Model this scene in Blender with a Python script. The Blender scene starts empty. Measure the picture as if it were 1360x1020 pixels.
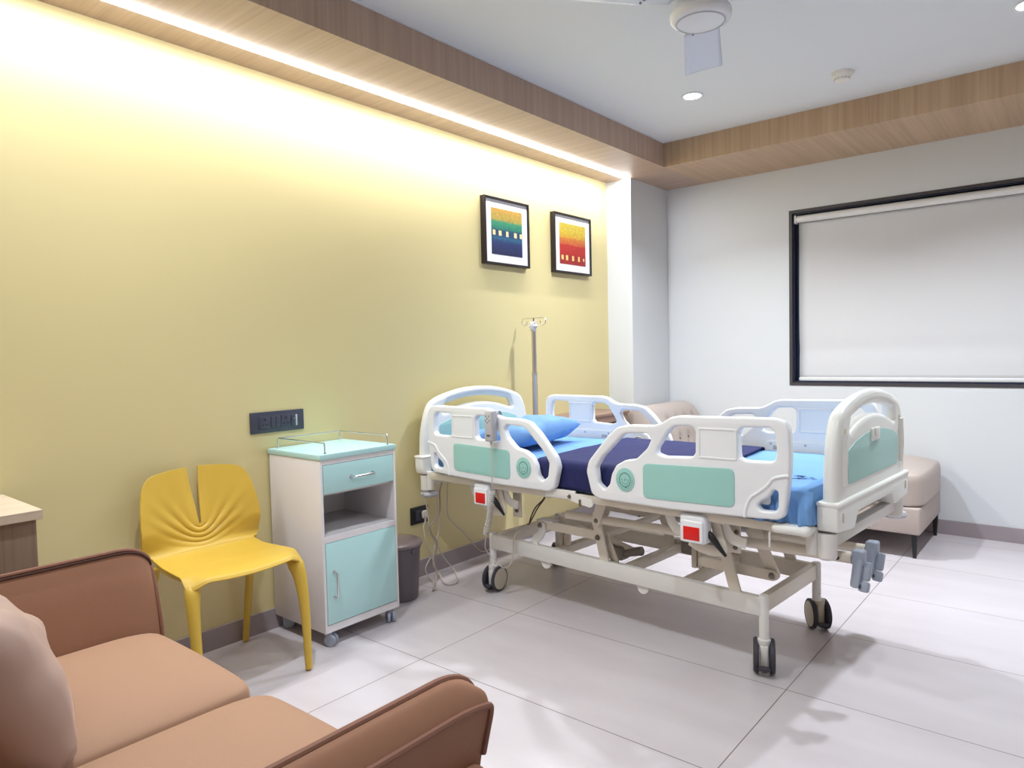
import bpy, bmesh, math, random
from mathutils import Vector, Matrix, noise
random.seed(4)
PI = math.pi
col = bpy.context.scene.collection

# ------------------------------------------------------------ materials
def s2l(c):
    return tuple(((v/255)/12.92 if v/255 <= .04045 else ((v/255+.055)/1.055)**2.4) for v in c) + (1,)
def mat(name, rgb, rough=.5, metal=0, spec=.5, bump=0, bscale=60, var=0, vscale=4, coat=0, sheen=0):
    m = bpy.data.materials.new(name); m.use_nodes = True
    nt = m.node_tree; b = nt.nodes['Principled BSDF']
    c = s2l(rgb)
    b.inputs['Base Color'].default_value = c
    b.inputs['Roughness'].default_value = rough
    b.inputs['Metallic'].default_value = metal
    b.inputs['Specular IOR Level'].default_value = spec
    b.inputs['Coat Weight'].default_value = coat
    if sheen:
        b.inputs['Sheen Weight'].default_value = sheen
        b.inputs['Sheen Roughness'].default_value = .4
        b.inputs['Sheen Tint'].default_value = tuple(min(1, v*1.6+.1) for v in c[:3]) + (1,)
    tc = nt.nodes.new('ShaderNodeTexCoord')
    if bump:
        n = nt.nodes.new('ShaderNodeTexNoise'); n.inputs['Scale'].default_value = bscale; n.inputs['Detail'].default_value = 4
        nt.links.new(tc.outputs['Object'], n.inputs['Vector'])
        bp = nt.nodes.new('ShaderNodeBump'); bp.inputs['Strength'].default_value = bump; bp.inputs['Distance'].default_value = .01
        nt.links.new(n.outputs['Fac'], bp.inputs['Height']); nt.links.new(bp.outputs['Normal'], b.inputs['Normal'])
    if var:
        n = nt.nodes.new('ShaderNodeTexNoise'); n.inputs['Scale'].default_value = vscale; n.inputs['Detail'].default_value = 5
        nt.links.new(tc.outputs['Object'], n.inputs['Vector'])
        mx = nt.nodes.new('ShaderNodeMix'); mx.data_type = 'RGBA'
        mx.inputs['A'].default_value = tuple(v*(1-var) for v in c[:3]) + (1,)
        mx.inputs['B'].default_value = tuple(min(1, v*(1+var)) for v in c[:3]) + (1,)
        nt.links.new(n.outputs['Fac'], mx.inputs['Factor']); nt.links.new(mx.outputs['Result'], b.inputs['Base Color'])
    return m
def wood(name, dark, light, scale, rough=.45):
    m = bpy.data.materials.new(name); m.use_nodes = True
    nt = m.node_tree; b = nt.nodes['Principled BSDF']; L = nt.links.new
    tc = nt.nodes.new('ShaderNodeTexCoord')
    mp = nt.nodes.new('ShaderNodeMapping'); mp.inputs['Scale'].default_value = scale
    L(tc.outputs['Object'], mp.inputs['Vector'])
    n1 = nt.nodes.new('ShaderNodeTexNoise'); n1.inputs['Scale'].default_value = 1; n1.inputs['Detail'].default_value = 8; n1.inputs['Roughness'].default_value = .65
    n2 = nt.nodes.new('ShaderNodeTexNoise'); n2.inputs['Scale'].default_value = .35; n2.inputs['Detail'].default_value = 3
    L(mp.outputs['Vector'], n1.inputs['Vector']); L(mp.outputs['Vector'], n2.inputs['Vector'])
    ad = nt.nodes.new('ShaderNodeMath'); ad.operation = 'MULTIPLY_ADD'; ad.inputs[1].default_value = .55
    L(n1.outputs['Fac'], ad.inputs[0])
    m2 = nt.nodes.new('ShaderNodeMath'); m2.operation = 'MULTIPLY'; m2.inputs[1].default_value = .45
    L(n2.outputs['Fac'], m2.inputs[0]); L(m2.outputs[0], ad.inputs[2])
    cr = nt.nodes.new('ShaderNodeValToRGB')
    cr.color_ramp.elements[0].position = .3; cr.color_ramp.elements[0].color = s2l(dark)
    cr.color_ramp.elements[1].position = .7; cr.color_ramp.elements[1].color = s2l(light)
    L(ad.outputs[0], cr.inputs['Fac']); L(cr.outputs['Color'], b.inputs['Base Color'])
    b.inputs['Roughness'].default_value = rough
    bp = nt.nodes.new('ShaderNodeBump'); bp.inputs['Strength'].default_value = .08; bp.inputs['Distance'].default_value = .004
    L(n1.outputs['Fac'], bp.inputs['Height']); L(bp.outputs['Normal'], b.inputs['Normal'])
    return m
def emis(name, rgb, strength):
    m = bpy.data.materials.new(name); m.use_nodes = True
    b = m.node_tree.nodes['Principled BSDF']
    b.inputs['Base Color'].default_value = (.8, .8, .8, 1)
    b.inputs['Emission Color'].default_value = s2l(rgb); b.inputs['Emission Strength'].default_value = strength
    return m

YEL = mat('yellow_wall_paint', (216, 202, 150), .38, bump=.03, bscale=9)
WHT = mat('white_wall_paint', (216, 219, 222), .5, bump=.02, bscale=12)
WH2 = mat('low_bounce_beige', (196, 190, 184), .5)  # for the unseen walls, toned darker to lower the bounced fill light
CEI = mat('ceiling_paint', (227, 231, 234), .6)
SKT = mat('grey_skirting_tile', (158, 147, 150), .3)
WOODL = wood('oak_laminate_left', (164, 139, 122), (192, 167, 148), (1.5, 75, 1.5))
WOODB = wood('oak_laminate_back', (170, 141, 113), (203, 175, 143), (75, 1.5, 1.5))
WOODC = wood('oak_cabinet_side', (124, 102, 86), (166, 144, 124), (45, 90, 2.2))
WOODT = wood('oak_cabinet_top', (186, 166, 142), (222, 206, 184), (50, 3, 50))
WOODR = mat('brown_laminate', (146, 118, 104), .5, var=.12, vscale=9)
LEDM = emis('led_diffuser', (250, 252, 255), 44)
DLM = emis('downlight_diffuser', (250, 252, 255), 30)
WPL = mat('white_plastic', (236, 238, 241), .28, spec=.5)
WPLW = mat('cream_white_plastic', (236, 236, 231), .3)
CRM = mat('cream_powder_coat', (222, 213, 198), .38, var=.05, vscale=14)
CRMW = mat('white_powder_coat', (226, 223, 218), .35, var=.03, vscale=10)
MINT = mat('mint_panel', (156, 206, 198), .42)
MINTF = mat('pale_mint_panel', (165, 206, 200), .4)
MINTD = mat('mint_dot_dark', (60, 110, 100), .5)
MNTL = mat('aqua_powder_coat', (182, 222, 222), .35)
LCK = mat('locker_white', (226, 222, 224), .4)
LCKI = mat('locker_inside', (196, 192, 192), .5)
CHR = mat('chrome', (215, 215, 220), .15, metal=1)
STL = mat('brushed_steel', (205, 198, 194), .3, metal=1)
BOLT = mat('bolt_steel', (130, 122, 112), .4, metal=.8)
RUB = mat('dark_rubber', (58, 56, 66), .6)
CAPM = mat('caster_cap_cream', (200, 190, 170), .5)
GRYP = mat('slate_grey_plastic', (158, 166, 182), .45)
GRYL = mat('light_grey_plastic', (185, 185, 192), .45)
RED = mat('red_release_panel', (222, 24, 18), .4)
BLK = mat('black_plastic', (22, 22, 24), .45)
DRK = mat('gap_shade_dark', (28, 24, 24), .8)
MTR = mat('motor_grey', (132, 124, 116), .5)
SHEET = mat('blue_bedsheet', (112, 158, 212), .85, bump=.05, bscale=35, sheen=.15)
PIL = mat('blue_pillowcase', (114, 156, 210), .85, bump=.06, bscale=30, sheen=.15)
NAVY = mat('navy_blanket', (27, 31, 84), .9, bump=.06, bscale=60, sheen=.2)
MATT = mat('grey_mattress', (70, 72, 80), .8)
INK = mat('dark_ink', (28, 50, 96), .8)
CHY = mat('yellow_moulded_plastic', (206, 171, 68), .38, spec=.4)
SOFA = mat('tan_velvet', (146, 103, 78), .78, bump=.03, bscale=120, sheen=.35, var=.05, vscale=3)
SOFB = mat('tan_velvet_seat', (158, 122, 97), .78, bump=.03, bscale=120, sheen=.35, var=.04, vscale=3)
PIP = mat('brown_piping', (126, 84, 66), .7)
SEAM = mat('dark_seam', (62, 34, 26), .8)
CUSH = mat('rosy_tan_velvet', (168, 142, 130), .7, bump=.05, bscale=12, sheen=.5)
TAUP = mat('taupe_leatherette', (178, 164, 156), .5, bump=.04, bscale=90, var=.03)
TAUD = mat('taupe_button', (110, 90, 80), .6)
BIN = mat('grey_bin_plastic', (100, 92, 98), .42)
BINL = mat('grey_bin_lid', (128, 114, 116), .3)
SWI = mat('charcoal_switch', (62, 64, 80), .35)
SWH = mat('socket_hole', (12, 12, 14), .6)
FRM = mat('black_picture_frame', (34, 24, 26), .35)
MATB = mat('white_picture_mount', (244, 246, 250), .6)
GRAN = mat('dark_granite_frame', (66, 62, 66), .4, var=.3, vscale=90)
ALU = mat('navy_aluminium', (34, 42, 66), .35)
BLIND = mat('grey_blind_fabric', (217, 217, 219), .8, bump=.05, bscale=3)
BTUB = mat('white_blind_tube', (236, 236, 236), .45)
FANM = mat('white_fan_enamel', (214, 220, 232), .3)
FANC = mat('white_fan_cover', (232, 234, 238), .25)
CBL = mat('grey_cable', (202, 192, 184), .5)
CBD2 = mat('taupe_cable', (158, 144, 136), .5)
CBD = mat('dark_cable', (82, 66, 60), .5)
GLS = bpy.data.materials.new('window_glass'); GLS.use_nodes = True
_b = GLS.node_tree.nodes['Principled BSDF']; _b.inputs['Transmission Weight'].default_value = 1; _b.inputs['Roughness'].default_value = .02; _b.inputs['Base Color'].default_value = (.9, .95, 1, 1)

def floor_mat():
    m = bpy.data.materials.new('porcelain_floor_tiles'); m.use_nodes = True
    nt = m.node_tree; b = nt.nodes['Principled BSDF']; L = nt.links.new
    tc = nt.nodes.new('ShaderNodeTexCoord'); sp = nt.nodes.new('ShaderNodeSeparateXYZ'); L(tc.outputs['Object'], sp.inputs[0])
    def line(out, off, per, w):
        a = nt.nodes.new('ShaderNodeMath'); a.operation = 'SUBTRACT'; a.inputs[1].default_value = off - 60*per; L(out, a.inputs[0])
        d = nt.nodes.new('ShaderNodeMath'); d.operation = 'MODULO'; d.inputs[1].default_value = per; L(a.outputs[0], d.inputs[0])
        c = nt.nodes.new('ShaderNodeMath'); c.operation = 'LESS_THAN'; c.inputs[1].default_value = w; L(d.outputs[0], c.inputs[0])
        return c.outputs[0]
    mxl = nt.nodes.new('ShaderNodeMath'); mxl.operation = 'MAXIMUM'
    L(line(sp.outputs['X'], .7575, 1.2, .0032), mxl.inputs[0]); L(line(sp.outputs['Y'], -.0016, .6, .0032), mxl.inputs[1])
    n = nt.nodes.new('ShaderNodeTexNoise'); n.inputs['Scale'].default_value = 1.6; n.inputs['Detail'].default_value = 6
    mp = nt.nodes.new('ShaderNodeMapping'); mp.inputs['Scale'].default_value = (1, 3, 1); L(tc.outputs['Object'], mp.inputs[0]); L(mp.outputs[0], n.inputs['Vector'])
    cr = nt.nodes.new('ShaderNodeValToRGB')
    cr.color_ramp.elements[0].position = .3; cr.color_ramp.elements[0].color = s2l((194, 186, 190))
    cr.color_ramp.elements[1].position = .7; cr.color_ramp.elements[1].color = s2l((206, 199, 203))
    L(n.outputs['Fac'], cr.inputs[0])
    mx = nt.nodes.new('ShaderNodeMix'); mx.data_type = 'RGBA'; L(mxl.outputs[0], mx.inputs['Factor']); L(cr.outputs[0], mx.inputs['A'])
    mx.inputs['B'].default_value = s2l((112, 96, 92)); L(mx.outputs['Result'], b.inputs['Base Color'])
    b.inputs['Roughness'].default_value = .3; b.inputs['Specular IOR Level'].default_value = .45
    return m
FLR = floor_mat()

def art_mat(name, stops, z0, z1, y0, y1, houses, hz, hh):
    """striped abstract print; z0..z1 and y0..y1 are the sheet's own extents"""
    m = bpy.data.materials.new(name); m.use_nodes = True
    nt = m.node_tree; b = nt.nodes['Principled BSDF']; L = nt.links.new
    tc = nt.nodes.new('ShaderNodeTexCoord'); sp = nt.nodes.new('ShaderNodeSeparateXYZ'); L(tc.outputs['Object'], sp.inputs[0])
    n = nt.nodes.new('ShaderNodeTexNoise'); n.inputs['Scale'].default_value = 40; n.inputs['Detail'].default_value = 6
    L(tc.outputs['Object'], n.inputs['Vector'])
    mr = nt.nodes.new('ShaderNodeMapRange'); mr.inputs['From Min'].default_value = z0; mr.inputs['From Max'].default_value = z1; L(sp.outputs['Z'], mr.inputs['Value'])
    ad = nt.nodes.new('ShaderNodeMath'); ad.operation = 'MULTIPLY_ADD'; ad.inputs[1].default_value = .07; L(n.outputs['Fac'], ad.inputs[0]); L(mr.outputs[0], ad.inputs[2])
    cr = nt.nodes.new('ShaderNodeValToRGB'); r = cr.color_ramp
    while len(r.elements) < len(stops): r.elements.new(.5)
    for e, (p, c) in zip(r.elements, stops): e.position = p; e.color = s2l(c)
    L(ad.outputs[0], cr.inputs[0])
    n2 = nt.nodes.new('ShaderNodeTexNoise'); n2.inputs['Scale'].default_value = 90; n2.inputs['Detail'].default_value = 4
    L(tc.outputs['Object'], n2.inputs['Vector'])
    mr2 = nt.nodes.new('ShaderNodeMapRange'); mr2.inputs['To Min'].default_value = .22; mr2.inputs['To Max'].default_value = .82; L(n2.outputs['Fac'], mr2.inputs['Value'])
    ml = nt.nodes.new('ShaderNodeMix'); ml.data_type = 'RGBA'; ml.blend_type = 'MULTIPLY'; ml.inputs['Factor'].default_value = 1
    L(cr.outputs[0], ml.inputs['A']); L(mr2.outputs[0], ml.inputs['B'])
    L(ml.outputs['Result'], b.inputs['Base Color']); b.inputs['Roughness'].default_value = .5
    return m

# ------------------------------------------------------------ mesh helpers
class MB:
    def __init__(s): s.v = []; s.f = []
    def add(s, vs, fs):
        o = len(s.v); s.v += [Vector(p) for p in vs]; s.f += [tuple(i+o for i in f) for f in fs]; return s
    def box(s, a, b):
        (x0, y0, z0), (x1, y1, z1) = a, b
        return s.add([(x0,y0,z0),(x1,y0,z0),(x1,y1,z0),(x0,y1,z0),(x0,y0,z1),(x1,y0,z1),(x1,y1,z1),(x0,y1,z1)],
                     [(0,3,2,1),(4,5,6,7),(0,1,5,4),(1,2,6,5),(2,3,7,6),(3,0,4,7)])
    def rbox(s, a, b, r=.005, seg=2, mtx=None):
        bm = bmesh.new(); bmesh.ops.create_cube(bm, size=1)
        c = [(a[i]+b[i])/2 for i in range(3)]; d = [abs(b[i]-a[i]) for i in range(3)]
        for v in bm.verts: v.co = Vector([c[i]+v.co[i]*d[i] for i in range(3)])
        r = min(r, min(d)*.49)
        bmesh.ops.bevel(bm, geom=bm.edges[:], offset=r, segments=seg, profile=.5, affect='EDGES')
        if mtx: bm.transform(mtx)
        s.bm(bm); return s
    def bm(s, bm):
        bm.verts.index_update()
        s.add([v.co.copy() for v in bm.verts], [[v.index for v in f.verts] for f in bm.faces]); bm.free(); return s
    def bar(s, p, q, w, h, up=(0,0,1), r=.003):
        """rectangular bar from p to q; w sideways, h along up"""
        p, q = Vector(p), Vector(q); d = q-p; L_ = d.length; z = d.normalized(); u = Vector(up)
        x = u.cross(z)
        if x.length < 1e-4: x = Vector((1,0,0)).cross(z)
        x.normalize(); y = z.cross(x)
        m = Matrix((x, y, z)).transposed().to_4x4(); m.translation = (p+q)/2
        return s.rbox((-w/2,-h/2,-L_/2), (w/2,h/2,L_/2), r, 2, m)
    def strap(s, p, q, w, th, nrm=(0,1,0), seg=8):
        """flat link with round ends between p and q, thickness th along nrm"""
        p, q, n = Vector(p), Vector(q), Vector(nrm).normalized(); d = (q-p).normalized(); e = n.cross(d)
        pts = []
        for i in range(seg+1):
            a = PI/2 + PI*i/seg; pts.append(p + d*math.cos(a)*w/2 + e*math.sin(a)*w/2)
        for i in range(seg+1):
            a = -PI/2 + PI*i/seg; pts.append(q + d*math.cos(a)*w/2 + e*math.sin(a)*w/2)
        N = len(pts); vs = [x-n*th/2 for x in pts] + [x+n*th/2 for x in pts]
        fs = [tuple(range(N))[::-1], tuple(range(N, 2*N))] + [(i, (i+1)%N, N+(i+1)%N, N+i) for i in range(N)]
        return s.add(vs, fs)
    def tube(s, pts, r, n=10, sub=1, closed=False, cap=True, flat=None):
        pts = [Vector(p) for p in pts]
        if sub > 1: pts = smooth(pts, sub, closed)
        N = len(pts); rs = r if isinstance(r, (list, tuple)) else [r]*N
        if len(rs) != N:
            q = []
            for i in range(N):
                t = i*(len(rs)-1)/(N-1); k = min(int(t), len(rs)-2); f = t-k
                A, B = rs[k], rs[k+1]
                q.append(tuple(x+(y-x)*f for x, y in zip(A, B)) if isinstance(A, tuple) else A+(B-A)*f)
            rs = q
        T = []
        for i in range(N):
            a = pts[(i-1) % N] if (i > 0 or closed) else pts[i]; b = pts[(i+1) % N] if (i < N-1 or closed) else pts[i]
            T.append((b-a).normalized())
        u = T[0].orthogonal().normalized()
        if flat: u = (Vector(flat) - T[0]*Vector(flat).dot(T[0])).normalized()
        vs, fs = [], []
        for i in range(N):
            u = (u - T[i]*u.dot(T[i])).normalized(); w = T[i].cross(u)
            for k in range(n):
                a = 2*PI*k/n
                ru, rw = (rs[i] if not isinstance(rs[i], tuple) else rs[i][0]), (rs[i] if not isinstance(rs[i], tuple) else rs[i][1])
                vs.append(pts[i] + u*math.cos(a)*ru + w*math.sin(a)*rw)
        for i in range(N if closed else N-1):
            j = (i+1) % N
            for k in range(n): fs.append((i*n+k, i*n+(k+1) % n, j*n+(k+1) % n, j*n+k))
        if cap and not closed:
            fs.append(tuple(range(n))[::-1]); fs.append(tuple(range((N-1)*n, N*n)))
        return s.add(vs, fs)
    def lathe(s, prof, c, axis=(0,0,1), n=32, cap=True):
        """prof: list of (radius, height) along axis from c"""
        z = Vector(axis).normalized(); x = z.orthogonal().normalized(); y = z.cross(x); c = Vector(c)
        vs = [c + z*h + (x*math.cos(2*PI*k/n) + y*math.sin(2*PI*k/n))*r for r, h in prof for k in range(n)]
        fs = [(i*n+k, i*n+(k+1) % n, (i+1)*n+(k+1) % n, (i+1)*n+k) for i in range(len(prof)-1) for k in range(n)]
        if cap: fs += [tuple(range(n))[::-1], tuple(range((len(prof)-1)*n, len(prof)*n))]
        return s.add(vs, fs)
    def grid(s, fn, nu, nv, cu=False, cv=False):
        vs = [fn(i/(nu if cu else nu-1), j/(nv if cv else nv-1)) for j in range(nv) for i in range(nu)]
        fs = [(j*nu+i, j*nu+(i+1) % nu, ((j+1) % nv)*nu+(i+1) % nu, ((j+1) % nv)*nu+i)
              for j in range(nv if cv else nv-1) for i in range(nu if cu else nu-1)]
        return s.add(vs, fs)
    def xf(s, fn): s.v = [Vector(fn(p)) for p in s.v]; return s
    def build_each(s, name, m, parent=None, **k):
        """every separate piece becomes an object of its own"""
        par = list(range(len(s.v)))
        def find(i):
            while par[i] != i: par[i] = par[par[i]]; i = par[i]
            return i
        for f in s.f:
            a = find(f[0])
            for j in f[1:]: par[find(j)] = a
        groups = {}
        for f in s.f: groups.setdefault(find(f[0]), []).append(f)
        for fs in groups.values():
            ids = sorted({i for f in fs for i in f}); mp_ = {i: n for n, i in enumerate(ids)}
            q = MB(); q.v = [s.v[i] for i in ids]; q.f = [tuple(mp_[i] for i in f) for f in fs]; q.build(name, m, parent, **k)
    def build(s, name, m, parent=None, loc=None, smooth_=True, ang=35, sub=0, fix=True):
        me = bpy.data.meshes.new(name); off = Vector(loc) if loc else Vector((0,0,0))
        me.from_pydata([p-off for p in s.v], [], s.f)
        if fix:
            bm = bmesh.new(); bm.from_mesh(me); bmesh.ops.remove_doubles(bm, verts=bm.verts, dist=1e-6)
            bmesh.ops.recalc_face_normals(bm, faces=bm.faces[:]); bm.to_mesh(me); bm.free()
        me.materials.append(m); me.update()
        if smooth_:
            me.polygons.foreach_set('use_smooth', [True]*len(me.polygons)); me.set_sharp_from_angle(angle=math.radians(ang))
        o = bpy.data.objects.new(name, me); col.objects.link(o); o.location = off
        if parent: o.parent = parent
        if sub:
            md = o.modifiers.new('sub', 'SUBSURF'); md.levels = md.render_levels = sub
        return o

def smooth(P, sub, closed=False):
    out = []; N = len(P)
    for i in range(N if closed else N-1):
        p1, p2 = P[i], P[(i+1) % N]
        p0 = P[(i-1) % N] if (i > 0 or closed) else p1*2-p2
        p3 = P[(i+2) % N] if (i+2 < N or closed) else p2*2-p1
        for k in range(sub):
            t = k/sub
            out.append(.5*((2*p1) + (p2-p0)*t + (2*p0-5*p1+4*p2-p3)*t*t + (3*p1-p0-3*p2+p3)*t**3))
    if not closed: out.append(P[-1].copy())
    return out

def roundpoly(pts, r, seg=5):
    """round the corners of a 2-D polygon; r number or list"""
    N = len(pts); out = []
    for i in range(N):
        p = Vector(pts[i][:2]); a = Vector(pts[i-1][:2]); b = Vector(pts[(i+1) % N][:2])
        ri = r[i] if isinstance(r, (list, tuple)) else r
        d1, d2 = (a-p), (b-p); l1, l2 = d1.length, d2.length; d1.normalize(); d2.normalize()
        k = min(ri, l1*.48, l2*.48)
        if ri < 1e-5: out.append(tuple(p)); continue
        A, B = p+d1*k, p+d2*k
        for j in range(seg+1):
            t = j/seg; q = A*(1-t)**2 + p*2*t*(1-t) + B*t*t; out.append(tuple(q))
    return out
def rrect(x0, y0, x1, y1, r, seg=5): return roundpoly([(x0,y0),(x1,y0),(x1,y1),(x0,y1)], r, seg)

def plate(outer, holes, th, bev, bres=3):
    """2-D outline with holes -> solid plate (x, y, +-th/2) with rounded edges"""
    cu = bpy.data.curves.new('plate', 'CURVE'); cu.dimensions = '2D'; cu.fill_mode = 'BOTH'
    for pl in [outer] + holes:
        sp = cu.splines.new('POLY'); sp.points.add(len(pl)-1)
        for q, (x, y) in zip(sp.points, pl): q.co = (x, y, 0, 1)
        sp.use_cyclic_u = True
    cu.extrude = max(0, th/2-bev); cu.bevel_depth = bev; cu.bevel_resolution = bres; cu.offset = -bev
    o = bpy.data.objects.new('tmp', cu); col.objects.link(o)
    dg = bpy.context.evaluated_depsgraph_get(); dg.update()
    me = bpy.data.meshes.new_from_object(o.evaluated_get(dg))
    m = MB(); m.add([v.co.copy() for v in me.vertices], [tuple(p.vertices) for p in me.polygons])
    bpy.data.objects.remove(o); bpy.data.curves.remove(cu); bpy.data.meshes.remove(me)
    return m

def tag(o, label, cat, group=None, kind=None):
    if label: o['label'] = label
    if cat: o['category'] = cat
    if group: o['group'] = group
    if kind: o['kind'] = kind
    return o
def thing(name, label, cat, loc=(0,0,0), rz=0, group=None):
    o = bpy.data.objects.new(name, None); col.objects.link(o); o.empty_display_size = .1
    o.location = loc; o.rotation_euler = (0, 0, rz); return tag(o, label, cat, group)
def struct(mb, name, m, label=None, **k):
    o = mb.build(name, m, **k); o['kind'] = 'structure'; o['label'] = label or name.replace('_', ' '); o['category'] = name.split('_')[0]; return o
def copy_tree(o, parent=None):
    c = o.copy(); col.objects.link(c); c.parent = parent
    for ch in list(o.children): copy_tree(ch, c)
    return c

# ------------------------------------------------------------ camera (matches the phone's view)
F, YAW, PIT, ROL = 922.4, .69569, -.045696, -.023193
f_ = Vector((-math.sin(YAW)*math.cos(PIT), math.cos(YAW)*math.cos(PIT), math.sin(PIT)))
r_ = Vector((math.cos(YAW), math.sin(YAW), 0)); u_ = r_.cross(f_)
r2 = r_*math.cos(ROL) + u_*math.sin(ROL); u2 = -r_*math.sin(ROL) + u_*math.cos(ROL)
cam = bpy.data.cameras.new('camera'); cam.sensor_width = 36; cam.lens = F*36/1360; cam.clip_start = .02
co = bpy.data.objects.new('camera', cam); col.objects.link(co)
mm = Matrix((r2, u2, -f_)).transposed().to_4x4(); mm.translation = (2.758, 0, 1.19); co.matrix_world = mm
bpy.context.scene.camera = co

# ------------------------------------------------------------ room
XR, Y0, YB, ZS, ZC = 4.0, -1.3, 4.99, 2.418, 2.58
struct(MB().box((-.12, Y0-.12, -.1), (XR+.12, YB+.2, 0)), 'floor', FLR, 'pale grey large porcelain floor tiles', smooth_=False)
struct(MB().box((-.12, Y0-.12, 0), (0, YB+.2, ZC+.1)), 'wall_left', YEL, 'yellow painted wall behind the bed head', smooth_=False)
W0, W1, WZ0, WZ1 = 1.133, 2.95, .913, 2.124
wb = MB().box((0, YB, 0), (W0, YB+.2, ZC+.1)).box((W1, YB, 0), (XR+.12, YB+.2, ZC+.1)).box((W0, YB, 0), (W1, YB+.2, WZ0)).box((W0, YB, WZ1), (W1, YB+.2, ZC+.1))
struct(wb, 'wall_back', WHT, 'white wall with the window', smooth_=False, fix=False)
struct(MB().box((0, 4.435, 0), (.205, YB, ZS)), 'wall_corner', WHT, 'white pillar in the corner', smooth_=False)
struct(MB().box((XR, Y0-.12, 0), (XR+.12, YB, ZC+.1)), 'wall_right', WH2, 'unseen wall on the right, beige to cut the bounce light', smooth_=False)
struct(MB().box((0, Y0-.12, 0), (XR, Y0, ZC+.1)), 'wall_front', WH2, 'unseen wall behind the camera, beige to cut the bounce light', smooth_=False)
struct(MB().box((0, Y0, ZC), (XR, YB, ZC+.1)), 'ceiling', CEI, 'white plaster ceiling', smooth_=False)
struct(MB().box((0, Y0, ZS), (.52, YB, ZC)), 'trim_1', WOODL, 'oak laminate bulkhead along the yellow wall', smooth_=False)
struct(MB().box((.52, 4.34, ZS), (XR, YB, ZC)), 'trim_2', WOODB, 'oak laminate bulkhead above the window wall', smooth_=False)
struct(MB().box((.52, Y0, ZC-.004), (.526, 4.34, ZC)).box((.526, 4.334, ZC-.004), (XR, 4.34, ZC)), 'trim_3', WHT, 'thin white bead where bulkhead meets ceiling', smooth_=False)
struct(MB().box((0, Y0, 0), (.012, 4.435, .088)), 'baseboard_left', SKT, 'grey skirting under the yellow wall', smooth_=False)
struct(MB().box((.217, YB-.012, 0), (XR, YB, .088)), 'baseboard_back', SKT, 'grey skirting under the window wall', smooth_=False)
struct(MB().box((.012, 4.423, 0), (.217, 4.435, .088)).box((.205, 4.435, 0), (.217, YB, .088)), 'baseboard_corner', SKT, 'grey skirting around the pillar', smooth_=False)

# window: granite surround, aluminium sash, glass, and the blind hanging in it
def ring(x0, z0, x1, z1, w, y0, y1):
    return MB().box((x0, y0, z0), (x0+w, y1, z1)).box((x1-w, y0, z0), (x1, y1, z1)).box((x0+w, y0, z0), (x1-w, y1, z0+w)).box((x0+w, y0, z1-w), (x1-w, y1, z1))
win = struct(ring(W0, WZ0, W1, WZ1, .02, YB-.004, YB+.2), 'window_1', GRAN, 'dark granite framed window in the back wall', smooth_=False, fix=False)
ring(W0+.021, WZ0+.012, W1-.021, WZ1-.021, .035, YB+.07, YB+.13).build('sash_frame', ALU, win, smooth_=False, fix=False)
ring(W0+.0205, WZ0+.0205, W1-.0205, WZ1-.0205, .008, YB+.02, YB+.07).build('inner_track', ALU, win, smooth_=False, fix=False)
MB().box((W0+.055, YB+.095, WZ0+.05), (W1-.055, YB+.101, WZ1-.055)).build('pane', GLS, win, smooth_=False)
MB().box((2.02, YB+.071, WZ0+.05), (2.06, YB+.094, WZ1-.055)).build('mullion', ALU, win, smooth_=False)
rb = thing('roller_blind', 'pale grey roller blind drawn down inside the dark window frame', 'blind', ((W0+W1)/2, YB+.04, WZ1-.06))
ox, oy, oz = rb.location
B0, B1 = W0+.045, W1-.045
MB().lathe([(.02, 0), (.024, .002), (.024, B1-B0-.002), (.02, B1-B0)], (B0-ox, -.008, 0), (1, 0, 0), 20).build('roller_tube', BTUB, rb)
MB().rbox((B0-.016-ox, -.03, -.03), (B0-.001-ox, .02, .028), .006).rbox((B1+.001-ox, -.03, -.03), (B1+.016-ox, .02, .028), .006).build_each('bracket', BTUB, rb)
def blf(u, v):
    z = (-.022)*(1-v) + (WZ0+.05-oz)*v
    return (B0+.006-ox + (B1-B0-.012)*u, .012 + .0025*math.sin(v*9) + .006*math.exp(-((v-.82)/.05)**2), z)
fab = MB().grid(blf, 30, 40).build('blind_fabric', BLIND, rb)
md = fab.modifiers.new('th', 'SOLIDIFY'); md.thickness = .0012
MB().rbox((B0+.004-ox, .002, WZ0+.03-oz), (B1-.004-ox, .02, WZ0+.056-oz), .006).build('bottom_bar', BTUB, rb)

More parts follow.
